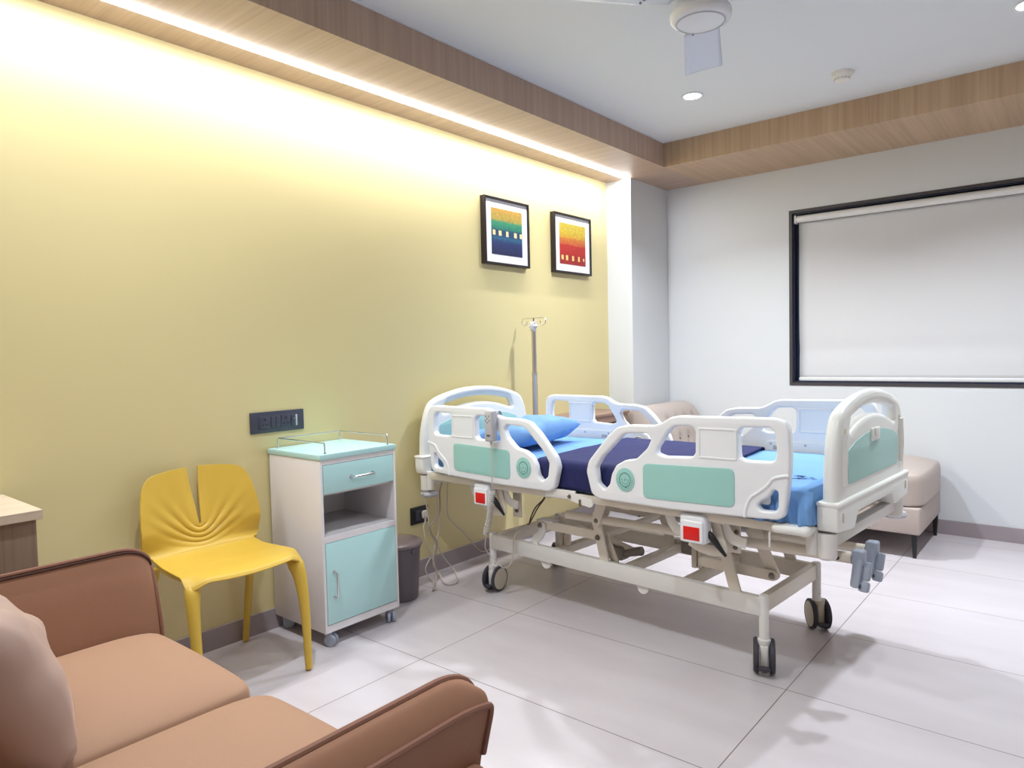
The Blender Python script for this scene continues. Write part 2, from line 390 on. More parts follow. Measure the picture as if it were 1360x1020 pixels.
# ------------------------------------------------------------ lights
led = MB().rbox((.177, Y0+.3, ZS-.010), (.203, 4.425, ZS), .004).build('led_strip_light', LEDM, smooth_=False)
tag(led, 'long white LED strip set into the oak bulkhead above the yellow wall', 'strip light')
def area(name, loc, sx, sy, power, color, shape='RECTANGLE', spread=PI):
    l = bpy.data.lights.new(name, 'AREA'); l.shape = shape; l.size = sx; l.size_y = sy; l.energy = power; l.color = color; l.spread = spread
    o = bpy.data.objects.new(name, l); col.objects.link(o); o.location = loc; return o
area('led_strip_glow', (.19, (Y0+.3+4.42)/2, ZS-.012), .02, 4.42-Y0-.3, 56, (.95, .975, 1))
DLS = [(1.05, 3.655, 38), (2.545, 3.655, 40), (1.05, .95, 20), (2.52, .95, 20)]
for i, (x, y, pw_) in enumerate(DLS):
    if i < 2:
        t = thing('downlight', ['round recessed ceiling downlight glowing white near the fan blade tip', 'round recessed ceiling downlight at the top right corner, mostly cut off'][i], 'ceiling light', (x, y, ZC), 0, 'recessed downlights')
        MB().lathe([(.046, 0), (.058, 0), (.06, -.004), (.056, -.006), (.046, -.004)], (0, 0, 0), n=40, cap=False).build('trim_ring', FANC, t)
        MB().lathe([(.0, -.003), (.046, -.003), (.046, -.001), (0, -.001)], (0, 0, 0), n=40, cap=False).build('diffuser', DLM, t)
    area('downlight_glow', (x, y, ZC-.009), .1, .1, pw_, (.86, .93, 1), 'DISK', math.radians(128))
w = bpy.data.worlds.new('world'); bpy.context.scene.world = w; w.use_nodes = True
w.node_tree.nodes['Background'].inputs[0].default_value = (.02, .03, .05, 1)

# ------------------------------------------------------------ ceiling things
fx, fy = 1.73, 2.27
fan = thing('ceiling_fan', 'white three-blade ceiling fan under the white ceiling', 'fan', (fx, fy, 2.285))
MB().lathe([(0, 0), (.07, .001), (.086, .004), (.095, .009), (.101, .018), (.103, .028), (.101, .038), (.098, .042), (0, .042)], (0, 0, 0), n=48, cap=False).build('motor_cover', FANC, fan)
MB().lathe([(.0, .0428), (.086, .0428), (.088, .05), (.09, .075), (.07, .105), (.03, .13), (0, .13)], (0, 0, 0), n=48, cap=False).build('motor_housing', FANM, fan)
MB().lathe([(.078, .0005), (.0805, .0012), (.083, .0026)], (0, 0, 0), n=48, cap=False).build('cover_ring', GRYL, fan)
MB().lathe([(.012, .13), (.012, .25)], (0, 0, 0), n=16).build('down_rod', FANM, fan)
MB().lathe([(.03, .205), (.06, .24), (.062, .2799), (0, .2799)], (0, 0, 0), n=32, cap=False).build('canopy', FANM, fan)
for k, a in enumerate((113.5, 233.5, 353.5)):
    ar = math.radians(a); R = Matrix.Rotation(ar, 4, 'Z')
    def bl(u, v):
        r = .19 + .39*u; wd = .062 + .016*u; y = (v*2-1)*wd
        if u > .97: y *= .96
        return R @ Vector((r, y, .062 - .012*(v*2-1) + .004*(1-(v*2-1)**2)))
    o = MB().grid(bl, 24, 10).build('blade', FANM, fan); md = o.modifiers.new('t', 'SOLIDIFY'); md.thickness = .003
    br = MB().grid(lambda u, v: R @ Vector((.1+.13*u, (v*2-1)*(.03+.03*min(1, u*1.4)), .070-.010*(v*2-1)*u)), 10, 4).build('blade_bracket', FANM, fan)
    md = br.modifiers.new('t', 'SOLIDIFY'); md.thickness = .003
    sc = MB()
    for dy in (-.03, 0, .03): sc.lathe([(.004, 0), (.004, -.003), (0, -.004)], R @ Vector((.205, dy, .060-.4*dy*.35)), n=10)
    sc.build_each('screw', BOLT, fan)
sd = thing('smoke_detector', 'small cream smoke detector on the ceiling right of the fan', 'smoke detector', (1.762, 3.885, ZC))
MB().lathe([(.0, -.045), (.028, -.045), (.036, -.04), (.038, -.03), (.048, -.022), (.052, -.012), (.052, 0)], (0, 0, 0), n=36, cap=False).build('housing', mat('cream_detector', (234, 231, 222), .45), sd)
v = MB()
for k in range(14):
    a = 2*PI*k/14; v.rbox((.0365*math.cos(a)-.002, .0365*math.sin(a)-.002, -.039), (.0365*math.cos(a)+.002, .0365*math.sin(a)+.002, -.031), .0005)
v.build('vent_slots', GRYL, sd)

# ------------------------------------------------------------ framed pictures
def picture(y0, y1, z0, z1, label, art, houses, hm, base):
    t = thing('framed_picture', label, 'picture', (0, (y0+y1)/2, z0), 0, 'framed prints on the yellow wall')
    Y = lambda y: y-(y0+y1)/2; Z = lambda z: z-z0
    fr = plate(rrect(Y(y0), 0, Y(y1), Z(z1), .002), [rrect(Y(y0)+.014, .014, Y(y1)-.014, Z(z1)-.014, .0005)], .035, .0015).xf(lambda p: (p[2]+.0185, p[0], p[1]))
    fr.build('frame', FRM, t)
    MB().box((.014, Y(y0)+.0125, .0125), (.026, Y(y1)-.0125, Z(z1)-.0125)).build('mount', MATB, t, smooth_=False)
    a0, a1, b0, b1 = Y(y0)+.066, Y(y1)-.066, .062, Z(z1)-.062
    pr_ = MB().box((.0262, a0, b0), (.0275, a1, b1)).build('print', art(b0, b1, a0, a1), t, smooth_=False)
    hb = MB()
    for (c, w_, h_) in houses:
        yc = a0+(a1-a0)*c; zc = b0+(b1-b0)*base
        hb.box((.0276, yc-w_/2, zc-h_/2), (.0282, yc+w_/2, zc+h_/2))
    hb.build_each('painted_house', hm, pr_, smooth_=False)
    return t
BLS = [(0, (28, 40, 80)), (.06, (34, 40, 96)), (.3, (36, 62, 130)), (.40, (38, 120, 160)), (.45, (30, 84, 140)), (.56, (24, 80, 128)), (.60, (40, 150, 130)), (.74, (60, 180, 130)), (.80, (214, 190, 80)), (1, (246, 190, 80))]
RDS = [(0, (206, 62, 56)), (.1, (196, 48, 50)), (.24, (196, 46, 50)), (.30, (226, 50, 46)), (.50, (228, 58, 50)), (.53, (244, 116, 62)), (.66, (250, 150, 64)), (.71, (250, 200, 60)), (.83, (252, 218, 70)), (1, (250, 226, 84))]
HS = mat('pale_gold_paint', (240, 212, 150), .6); HS2 = mat('pale_orange_paint', (250, 196, 120), .6)
picture(3.048, 3.468, 1.714, 2.112, 'black framed abstract print of blue, green and yellow bands on the yellow wall', lambda *a: art_mat('blue_green_print', BLS, *a, None, 0, 0), [(.08, .024, .03), (.27, .026, .03), (.5, .022, .032), (.77, .026, .03), (.95, .02, .028)], HS, .47)
picture(3.733, 4.172, 1.714, 2.112, 'black framed abstract print of red, orange and yellow bands on the yellow wall', lambda *a: art_mat('red_yellow_print', RDS, *a, None, 0, 0), [(.1, .024, .03), (.27, .024, .034), (.5, .022, .034), (.73, .018, .034), (.92, .014, .02)], HS2, .16)

# ------------------------------------------------------------ wall switches
sw = thing('switch_plate', 'charcoal wall plate with two sockets and two switches above the locker', 'socket', (0, 1.679, .91), 0)
MB().rbox((0, -.131, -.046), (.009, .131, .046), .003).build('plate', SWI, sw)
MB().rbox((.009, -.095, -.03), (.0115, .095, .03), .002).build('insert', SWI, sw)
for yc in (-.066, .036):
    so = MB().rbox((.0116, yc-.024, -.026), (.0135, yc+.024, .026), .002).build('socket', SWI, sw)
    MB().lathe([(.0045, 0), (.0045, .0008)], (.0135, yc, .013), (1,0,0), 12).lathe([(.0034, 0), (.0034, .0008)], (.0135, yc-.01, -.01), (1,0,0), 12).lathe([(.0034, 0), (.0034, .0008)], (.0135, yc+.01, -.01), (1,0,0), 12).build_each('pin_hole', SWH, so)
for yc in (-.026, -.004, .073):
    MB().rbox((.0116, yc-.0105, -.025), (.0155, yc+.0105, .024), .002).build('rocker', SWI, sw)
MB().rbox((.0116, .085, -.025), (.014, .094, .024), .001).lathe([(.002, 0), (.002, .001)], (.0155, .076, .008), (1,0,0), 8).build('indicator', GRYL, sw)
s2 = thing('wall_socket', 'black wall socket plate low on the yellow wall beside the bed head', 'socket', (0, 2.4985, .332), 0)
MB().rbox((0, -.062, -.046), (.009, .062, .046), .003).build('plate', BLK, s2)
MB().rbox((.009, -.03, -.028), (.011, .004, .028), .001).build('rocker', SWI, s2)

# ------------------------------------------------------------ bedside locker
lk = thing('bedside_locker', 'white and aqua steel bedside locker on grey casters beside the yellow chair', 'bedside locker', (.195, 1.822, 0))
LX, LY = .195, 1.822
def L3(x, y, z): return (x-LX, y-LY, z)
x0, x1, y0, y1, zb, zt = .012, .385, 1.627, 2.019, .062, .772
b = MB()
b.rbox(L3(x0, y0, zb), L3(x1, y0+.012, zt), .002).rbox(L3(x0, y1-.012, zb), L3(x1, y1, zt), .002).box(L3(x0, y0+.012, zb), L3(x0+.01, y1-.012, zt))
b.box(L3(x0, y0+.012, zb), L3(x1-.002, y1-.012, zb+.03)).box(L3(x0, y0+.012, zt-.02), L3(x1-.001, y1-.012, zt)).box(L3(x0, y0+.012, .432), L3(x1-.001, y1-.012, .458)).box(L3(x0, y0+.012, .620), L3(x1-.03, y1-.012, .630))
b.build('body', LCK, lk)
MB().box(L3(x0+.011, y0+.0125, .459), L3(x1-.012, y1-.0125, .461)).build('shelf', LCKI, lk)
tp = MB().rbox(L3(0.006, y0-.003, .7725), L3(.390, y1+.003, .795), .002).build('top', MNTL, lk)
gr = MB()
pA, pB, pC, pD = L3(.375, 1.66, 0), L3(.03, 1.66, 0), L3(.03, 1.985, 0), L3(.375, 1.985, 0)
up = lambda p, z: (p[0], p[1], z)
gr.tube([up(pA, .795), up(pA, .832), (pA[0]-.004, pA[1], .838), (pB[0]+.004, pB[1], .838), (pB[0], pB[1]+.004, .838), (pC[0], pC[1]-.004, .838), (pC[0]+.004, pC[1], .838), (pD[0]-.004, pD[1], .838), up(pD, .832), up(pD, .795)], .003, 8)
for p in (pB, pC): gr.tube([up(p, .795), up(p, .838)], .003, 8)
for p in (pA, pB, pC, pD): gr.lathe([(.006, .7951), (.006, .800)], (p[0], p[1], 0), n=12)
gr.build('guard_rail', CHR, lk)
def pull(p, q, name, par):
    p, q = Vector(p), Vector(q); o = Vector((.024, 0, 0)); m = MB()
    m.tube([p, p+o*.8, p+o+(q-p)*.06, q+o-(q-p)*.06, q+o*.8, q], .0042, 10)
    for e in (p, q): m.lathe([(.0075, 0), (.0075, .004)], e, (1,0,0), 14)
    m.build(name, CHR, par)
dr = MB().rbox(L3(x1-.018, y0+.0135, .633), L3(x1+.002, y1-.0135, .750), .003).build('drawer', MNTL, lk)
pull(L3(x1+.002, 1.775, .688), L3(x1+.002, 1.887, .688), 'handle', dr)
do = MB().rbox(L3(x1-.018, y0+.0135, .095), L3(x1+.002, y1-.0135, .430), .003).build('door', MNTL, lk)
pull(L3(x1+.002, 1.676, .205), L3(x1+.002, 1.676, .308), 'handle', do)
MB().box(L3(x1-.005, y0+.012, .7505), L3(x1-.003, y1-.012, .7525)).build('drawer_gap_shade', DRK, lk, smooth_=False)  # dark strip that paints the shade in the slit above the drawer
for cx, cy, a in ((.355, 1.66, .5), (.355, 1.985, -.4), (.045, 1.66, .9), (.045, 1.985, .2)):
    c = Matrix.Rotation(a, 4, 'Z'); X = Vector(L3(cx, cy, 0))
    m = MB()
    for sgn in (-1, 1): m.lathe([(.0, 0), (.018, 0), (.0245, .003), (.025, .006), (.025, .011), (.023, .014), (0, .014)], X + c @ Vector((.012, sgn*.004, .025)), c.to_3x3() @ Vector((0, sgn, 0)), 24, cap=False)
    o = m.build('caster', GRYP, lk)
    MB().lathe([(.014, .0405), (.016, .05), (.012, .0615)], X, n=16).rbox((-.014, -.003, .02), (.016, .003, .05), .002, 2, Matrix.Translation(X) @ c).build('caster_stem', GRYL, o)

# ------------------------------------------------------------ yellow chair
ch = thing('moulded_chair', 'yellow moulded plastic chair with a split rippled back against the yellow wall', 'chair', (.28, 1.272, 0))
CX, CY = .28, 1.272
# back + seat in one shell: profile parameter p 0 (front lip) .. 1 (junction) .. 2 (top of back)
def lerp(a, b, t): return a+(b-a)*t
def sstep(a, b, x):
    t = max(0, min(1, (x-a)/(b-a))); return t*t*(3-2*t)
prof = [Vector(p) for p in [(.462, .438, 0), (.445, .450, 0), (.38, .4505, 0), (.29, .448, 0), (.20, .446, 0), (.145, .452, 0), (.112, .474, 0), (.098, .51, 0), (.086, .57, 0), (.073, .64, 0), (.060, .71, 0), (.049, .770, 0)]]
PS = smooth(prof[:6], 8)[:-1] + smooth(prof, 24)[5*24:]
NP = len(PS)-1
def halfw(x, z, k):
    if z < .47 and x > .13:
        return lerp(.200, .218, sstep(.14, .42, x))
    t = (z-.455)/(.770-.455)
    w = .212 + .018*sstep(0, .08, t) + .006*math.sin(min(1, max(0, t))*PI)
    w -= .026*max(0, (t-.3)/.7)**1.4
    if t > .84: w -= .040*(1-math.sqrt(max(0, 1-((t-.84)/.16)**2)))
    return w
slit_z = .553
NU = 64
def shell():
    m = MB(); rows = []
    for j, P in enumerate(PS):
        x, z = P.x, P.y
        hw = halfw(x, z, j)
        gap = 0
        if z > slit_z and x < .12: gap = .0045 + .021*((z-slit_z)/.225)**1.1
        row = []
        for side in (-1, 1):
            for i in range(NU+1):
                a = i/NU
                yy = gap + (hw-gap)*a
                y = side*yy
                X, Z = x, z
                if z > .46 and x < .135:          # back: wrap forward at the sides, arch of the top edge
                    k = sstep(.46, .56, z)
                    X += k*(.036*(abs(y)/.22)**2.2)
                    Z -= k*.022*(abs(y)/.2)**2.6*sstep(.6, .778, z)
                    dy, dz = y, Z-(slit_z-.006)
                    r = math.hypot(dy, dz)
                    sg_ = (r-dz)/2
                    wl = .0185 + .05*max(0, r-.08)
                    rip = math.cos(sg_*2*PI/wl - .4)
                    env = math.exp(-(r/.175)**2)*sstep(.004, .016, r)*sstep(.452, .475, Z)*math.exp(-(sg_/.085)**4)
                    if dz > 0: env *= math.exp(-(dz/.12)**2)*sstep(.0, .03, sg_)
                    X += .0038*rip*env
                    if z > slit_z-.01: X += .010*math.exp(-((abs(y)-gap)/.03)**2)*sstep(slit_z, .7, z)*-1
                else:                              # seat: shallow dish, bowed front edge
                    t = sstep(.14, .46, x)
                    Z += -.012*(1-(abs(y)/.21)**2)*(1-abs(x-.3)/.2 if abs(x-.3) < .2 else 0) - .010*(abs(y)/.21)**4*0
                    ay = abs(y)/.218
                    X += .020*(1-ay**2)*sstep(.3, .462, x) - .020*ay**8*sstep(.38, .462, x)
                    Z -= .007*ay**10*sstep(.16, .24, x)
                    cc_ = sstep(.385, .462, x)*sstep(.150, .212, abs(y)); Z -= .024*cc_; X -= .004*cc_
                    Z -= .010*(1-(abs(y)/.215)**2)*sstep(.38, .462, x)
                row.append((X-CX, y, Z))
        rows.append(row)
    n = 2*(NU+1)
    for r_i in rows: m.v += [Vector(p) for p in r_i]
    for j in range(len(rows)-1):
        for s_ in (0, 1):
            for i in range(NU):
                a = j*n + s_*(NU+1) + i
                m.f.append((a, a+1, a+1+n, a+n))
    return m
sh = shell().build('seat_shell', CHY, ch, ang=60)
md = sh.modifiers.new('t', 'SOLIDIFY'); md.thickness = .007; md.offset = -1
md = sh.modifiers.new('b', 'BEVEL'); md.width = .002; md.segments = 2; md.limit_method = 'ANGLE'; md.angle_limit = math.radians(50)
for sg in (-1, 1):
    p = [(.36-CX, sg*.184, .432), (.404-CX, sg*.191, .424), (.434-CX, sg*.199, .398), (.454-CX, sg*.207, .33), (.472-CX, sg*.209, .2), (.485-CX, sg*.206, .006)]
    MB().tube(p, [(.010, .012), (.013, .016), (.019, .021), (.0165, .019), (.0145, .016), (.0125, .013)], 14, 6, flat=(1, 0, 0)).build('leg', CHY, ch, ang=60) if False else \
    MB().tube(p, [(.012, .014), (.018, .022), (.0250, .0300), (.0205, .023), (.0165, .017), (.013, .013)], 16, 6, flat=(1, 0, 0)).build('leg', CHY, ch, ang=60)
    p = [(.20-CX, sg*.185, .438), (.155-CX, sg*.192, .428), (.130-CX, sg*.196, .40), (.095-CX, sg*.198, .3), (.035-CX, sg*.200, .006)]
    MB().tube(p, [.009, .013, .018, .0165, .013], 14, 6).build('leg', CHY, ch, ang=60)
    MB().tube([(.39-CX, sg*.202, .437), (.30-CX, sg*.197, .434), (.18-CX, sg*.190, .434)], [.009, .010, .009], 10, 6).build('seat_rail', CHY, ch)

# ------------------------------------------------------------ waste bin
bn = thing('waste_bin', 'dark grey round plastic waste bin with lid between locker and bed', 'waste bin', (.165, 2.215, 0))
MB().lathe([(.0, 0), (.082, 0), (.086, .004), (.102, .25), (.107, .252), (.107, .262), (.098, .262), (.08, .02), (0, .02)], (0, 0, 0), n=48, cap=False).build('body', BIN, bn)
MB().lathe([(.109, .2625), (.113, .266), (.112, .276), (.10, .286), (.05, .293), (0, .295)], (0, 0, 0), n=48, cap=False).build('lid', BINL, bn)
MB().rbox((-.02, -.106, .24), (.02, -.1, .262), .002).rbox((.094, -.012, .235), (.110, .012, .255), .003).build_each('lid_clip', BIN, bn)

# ------------------------------------------------------------ wooden cabinet at the left edge
cb = thing('wooden_cabinet', 'oak laminate cabinet against the yellow wall behind the tan sofa', 'cabinet', (.19, .2, 0))
MB().rbox((-.178, -.6, .735), (.215, .462, .762), .001).build('top', WOODT, cb, smooth_=False)
MB().box((-.176, -.595, 0), (.198, .448, .7345)).build('carcass', WOODC, cb, smooth_=False)
# brown laminate unit fixed to the yellow wall beyond the bed
cc = thing('wall_shelf', 'brown laminate wall shelf with dark slots behind the far bed rail', 'shelf', (0, 3.85, .62))
MB().rbox((0.001, -.40, .128), (.28, .40, .146), .002).build('top', WOODR, cc)
MB().box((0.001, -.39, 0), (.256, .39, .012)).box((0.001, -.39, .012), (.013, .39, .127)).box((.013, -.39, .012), (.256, -.375, .127)).box((.013, .375, .012), (.256, .39, .127)).build('carcass', WOODR, cc, smooth_=False, fix=False)
MB().box((.2565, -.385, .082), (.272, .385, .127)).build('drawer_front', WOODR, cc, smooth_=False)
MB().box((.2565, -.385, .002), (.272, .385, .050)).build('lower_panel', WOODR, cc, smooth_=False)

# ------------------------------------------------------------ tan sofa in the foreground
sf = thing('tan_sofa', 'tan velvet two-seat sofa with piped arms in the foreground', 'sofa', (1.28, .35, 0))
SX, SY = 1.28, .35
def armprof(v, y):
    """outline of the arm section, v 0..1, right arm; returns (x, z)"""
    pts = ARM
    n = len(pts)-1; t = v*n; i = min(int(t), n-1); f = t-i
    return lerp(pts[i][0], pts[i+1][0], f), lerp(pts[i][1], pts[i+1][1], f)
_a = smooth([Vector((x, z, 0)) for x, z in [(1.865, .30), (1.872, .42), (1.895, .54), (1.920, .620), (1.933, .645), (1.948, .643), (1.962, .624), (1.972, .600), (1.972, .582), (1.964, .55), (1.950, .50), (1.944, .44), (1.944, .30)]], 4)
ARM = [(p.x, p.y) for p in _a]
def armk(x, z): return max(0, (z-.40)/.245)*(1-.72*sstep(1.942, 1.968, x))
def arm_surface(mirror):
    N = len(ARM); ys = [-.18 + .10*i for i in range(9)] + [.75, .78, .80, .815, .83, .842, .850, .856, .860]
    m = MB(); rows = []
    for y in ys:
        cut = 0
        if y > .775: q = (y-.775)/.086; cut = .055*(1-math.sqrt(max(0, 1-min(1, q)**2)))
        row = []
        for (x, z) in ARM:
            k_ = armk(x, z)
            zz = z - cut*k_
            xx = x
            row.append((xx, y, zz))
        rows.append(row)
    n = N
    for r_ in rows: m.v += [Vector(p) for p in r_]
    for j in range(len(rows)-1):
        for i in range(n-1): m.f.append((j*n+i, j*n+i+1, (j+1)*n+i+1, (j+1)*n+i))
        m.f.append((j*n+n-1, j*n, (j+1)*n, (j+1)*n+n-1))
    m.f.append(tuple(range(n))[::-1]); m.f.append(tuple(range((len(rows)-1)*n, len(rows)*n)))
    def mp(p):
        x = p[0]
        if mirror:
            x = 2*1.28-x + .0; x += .012*0
        return (x-SX, p[1]-SY, p[2])
    return m.xf(mp)
def seampath(idx, off=.004):
    x, z = ARM[idx]; P = []
    for y in [-.18, 0, .2, .4, .6, .72, .775]: P.append(Vector((x, y, z+off)))
    for q in (.3, .55, .75, .9, .97, 1.0):
        y = .775+.086*q; cut = .055*(1-math.sqrt(max(0, 1-q*q))); k_ = armk(x, z); P.append(Vector((x, y+.002, z-cut*k_+off*(1-q))))
    return P
def frontpath(idx_list):
    return [Vector((ARM[i][0], .8625, ARM[i][1]-.055*armk(*ARM[i]))) for i in idx_list]
for mir in (True, False):
    g = lambda p: ((2*1.28-p[0] if mir else p[0])-SX, p[1]-SY, p[2])
    a = arm_surface(mir).build('arm', SOFA, sf, ang=50)
    i1, i2 = 16, 29
    P1 = seampath(i1, .003) + frontpath(range(i1-2, 1, -2))
    P2 = seampath(i2, .003) + frontpath(range(i2+2, len(ARM)-8, 2))
    MB().tube([g(p) for p in P1], .006, 8, 2).build('piping', PIP, a)
    MB().tube([g(p) for p in P2], .006, 8, 2).build('piping', PIP, a)
    dx = .0075
    MB().tube([g(p+Vector((-dx if True else 0, 0, -.004))) for p in seampath(i1, .0)], .003, 6, 2).build('seam', SEAM, a)
base = MB().rbox((.60-SX, -.20-SY, .09), (1.99-SX, .84-SY, .30), .03, 4)
base.build('base', SOFA, sf)
MB().rbox((1.87-SX, -.18-SY, .28), (1.985-SX, .862-SY, .485), .028, 4).build('arm_base', SOFA, sf)
MB().rbox((.565-SX, -.18-SY, .28), (.64-SX, .868-SY, .49), .028, 4).build('arm_base', SOFA, sf)
for i in range(2):
    a0, a1 = (.697, 1.276) if i == 0 else (1.282, 1.862)
    def top(u, v):
        # superellipse-ish cushion
        th = v*PI; ph = u*2*PI
        return None
    bm = bmesh.new(); bmesh.ops.create_cube(bm, size=1)
    bmesh.ops.subdivide_edges(bm, edges=bm.edges[:], cuts=9, use_grid_fill=True)
    def shp(co):
        x, y, z = co.x*2, co.y*2, co.z*2
        e = 5.0
        return x, y, z
    hx, hy, hz = (a1-a0)/2, .40, .068
    for vv in bm.verts:
        x, y, z = vv.co.x*2, vv.co.y*2, vv.co.z*2
        # round the box with a fixed radius
        R_ = .045
        P = Vector((x*hx, y*hy, z*hz)); I = Vector((max(-hx+R_, min(hx-R_, P.x)), max(-hy+R_, min(hy-R_, P.y)), max(-hz+R_, min(hz-R_, P.z))))
        D = P-I
        if D.length > 1e-6: P = I + D.normalized()*R_ * (1 if D.length > 0 else 0)
        if z > 0: P.z += .020*(1-x*x)*(1-(y*.9)**4) * (1 if z > .5 else 0)
        vv.co = P + Vector(((a0+a1)/2-SX, .435-SY, .372))
    m = MB().bm(bm); o = m.build('seat_cushion', SOFB, sf, ang=80, sub=1)
def backf(): pass
MB().rbox((.62-SX, -.20-SY, .28), (1.94-SX, .02-SY, .74), .06, 5).build('backrest', SOFA, sf)
for x, y in ((.68, -.12), (1.88, -.12), (.68, .76), (1.88, .76)):
    MB().lathe([(.014, 0), (.022, .0895)], (x-SX, y-SY, 0), n=16).build('leg', BLK, sf)
# loose cushion
def cushion(w_, h_, t_, n=26, wr=.006, seed=0, pw=.42, pinch=.06):
    m = MB(); vs = []; idx = {}
    for sd_ in (1, -1):
        for j in range(n+1):
            for i in range(n+1):
                a, b_ = i/n*2-1, j/n*2-1
                e = max(0, (1-a*a))*max(0, (1-b_*b_)); e = e**pw
                x = a*w_/2*(1-pinch*(1-b_*b_)*1.0*abs(a)); y = b_*h_/2*(1-pinch*(1-a*a)*abs(b_))
                z = sd_*t_/2*e
                nz = noise.noise(Vector((x*7+seed, y*7, sd_*3)))*wr*3*e + noise.noise(Vector((x*22+seed, y*16, sd_*5)))*wr*e
                m.v.append(Vector((x, y, z+nz)))
    N = (n+1)**2
    for s_ in (0, 1):
        for j in range(n):
            for i in range(n):
                a = s_*N + j*(n+1)+i; q = (a, a+1, a+n+2, a+n+1); m.f.append(q if s_ == 0 else q[::-1])
    return m
cu = cushion(.60, .335, .22, seed=3, wr=.012, pw=.30, pinch=.03)
CM = Matrix.Translation((1.0, .358, .574)) @ Matrix.Rotation(math.radians(113), 4, 'X')
cu.xf(lambda p: CM @ p)
b_ = cu.build('sofa_cushion', CUSH, loc=(.985, .30, .44), ang=80)
md = b_.modifiers.new('w', 'WELD'); md.merge_threshold = .0005
tag(b_, 'plump rosy tan velvet cushion leaning on the tan sofa at the left edge', 'cushion')

# ------------------------------------------------------------ daybed under the window
dbd = thing('daybed', 'taupe upholstered daybed with tufted headrest along the window wall', 'daybed', (1.14, 4.62, 0))
DX, DY = 1.14, 4.62
MB().rbox((.24-DX, 4.29-DY, .135), (2.052-DX, 4.955-DY, .285), .012, 3).build('base', TAUP, dbd)
bm = bmesh.new(); bmesh.ops.create_cube(bm, size=1); bmesh.ops.subdivide_edges(bm, edges=bm.edges[:], cuts=11, use_grid_fill=True)
hx, hy, hz = .73, .333, .10
for vv in bm.verts:
    x, y, z = vv.co*2; R_ = .062
    P = Vector((x*hx, y*hy, z*hz)); I = Vector((max(-hx+R_, min(hx-R_, P.x)), max(-hy+R_, min(hy-R_, P.y)), max(-hz+R_, min(hz-R_, P.z)))); D = P-I
    if z < 0: I.z = P.z; D = P-I
    if D.length > 1e-6: P = I + D.normalized()*R_
    if z > .5: P.z += .018*(1-x**4)*(1-y**4)
    P.x += .010*(1-y*y)*(1 if x > 0 else 0)*max(0, x)**6; P.y += -.008*(1-x**4)*(1 if y < 0 else 0)*abs(y)**6
    vv.co = P + Vector((2.06-hx-DX, 4.622-DY, .388))
MB().bm(bm).build('seat_cushion', TAUP, dbd, ang=80, sub=1)
# headrest: sloped tufted face rolled over at the top
hp = smooth([Vector((x, z, 0)) for x, z in [(.56, .30), (.565, .44), (.53, .58), (.47, .70), (.42, .765), (.35, .79), (.27, .775), (.225, .72), (.218, .60), (.218, .30)]], 5)
buttons = [(y_, k_) for k_, z_ in ((9, 0), (14, 1)) for y_ in ([4.40, 4.53, 4.66, 4.79, 4.90] if z_ == 0 else [4.46, 4.59, 4.72, 4.85])]
def hf(u, v):
    y = 4.285 + .668*u; i = v*(len(hp)-1); k0 = min(int(i), len(hp)-2); p = hp[k0].lerp(hp[k0+1], i-k0)
    x, z = p.x, p.y
    for by, bk in buttons:
        q = hp[bk]; d2 = ((y-by)/.045)**2 + ((x-q.x)**2+(z-q.y)**2)/.045**2
        x -= .022*math.exp(-d2*2.2)
    e = min(1, (u*.668)/.04, ((1-u)*.668)/.04); e = math.sqrt(max(0, 1-(1-e)**2))
    cxp, czp = .39, .5
    x = cxp + (x-cxp)*(.90+.10*e); z = z if z < .5 else .5+(z-.5)*(.93+.07*e)
    return (x-DX, y-DY, z)
m = MB().grid(hf, 60, len(hp)); n_ = 60; R0 = len(hp)
m.f.append(tuple(j*n_ for j in range(R0))); m.f.append(tuple(j*n_+n_-1 for j in range(R0))[::-1])
hr = m.build('headrest', TAUP, dbd, ang=60)
for by, bk in buttons:
    q = hp[bk]; MB().lathe([(.0, .004), (.007, .003), (.009, 0), (.009, -.003)], (q.x-.019-DX, by-DY, q.y), (1, 0, .5), 12, cap=False).build('tufting_button', TAUD, hr)
for x, y in ((2.02, 4.325), (2.03, 4.915), (.30, 4.325), (.30, 4.915)):
    MB().tube([(x-DX, y-DY, .136), (x-DX, y-DY, .0)], [.021, .012], 4).build('leg', BLK, dbd, ang=20)

# ------------------------------------------------------------ hospital bed
# local frame: x = head(-) to foot(+), y = across (near 0, far .52), z up
BO = (1.844, 2.477, 0); BR = math.radians(-3.9)
bed = thing('hospital_bed', 'white adjustable hospital bed with mint side panels in the middle of the room', 'hospital bed', BO, BR)
TC = .255
def S(p): return Vector((p[0], p[1], p[2] + .012*(p[0]+.7)))      # the upper frame stands raised a little at the foot
def up_(mb): return mb.xf(S)
def inv(t): return 2*TC - t

# --- base frame
MB().rbox((-1.395, -.017, .213), (.012, .017, .282), .004).build('base_rail', CRMW, bed)
MB().rbox((-1.395, inv(0)-.017, .213), (.012, inv(0)+.017, .282), .004).build('base_rail', CRM, bed)
MB().rbox((-.012, .017, .222), (.018, inv(0)-.017, .283), .004).build('base_crossbar', CRM, bed)
MB().rbox((-1.395, .017, .222), (-1.36, inv(0)-.017, .282), .004).build('base_crossbar', CRM, bed)
for cxb in (-.335, -.62, -1.02):
    MB().rbox((cxb-.022, .017, .225), (cxb+.022, inv(0)-.017, .262), .004).build('base_crossbar', CRM, bed)
for (px, py) in ((.012, 0), (.012, inv(0)), (-1.385, 0), (-1.385, inv(0))):
    m = MB().lathe([(.0, .13), (.0175, .13), (.0175, .2855), (.015, .290), (0, .2905)], (px, py, 0), n=24, cap=False)
    m.lathe([(.003, 0), (.003, .022)], (px, py, .162), (1, -.6, 0), 8)
    m.build('corner_post', CRMW, bed)

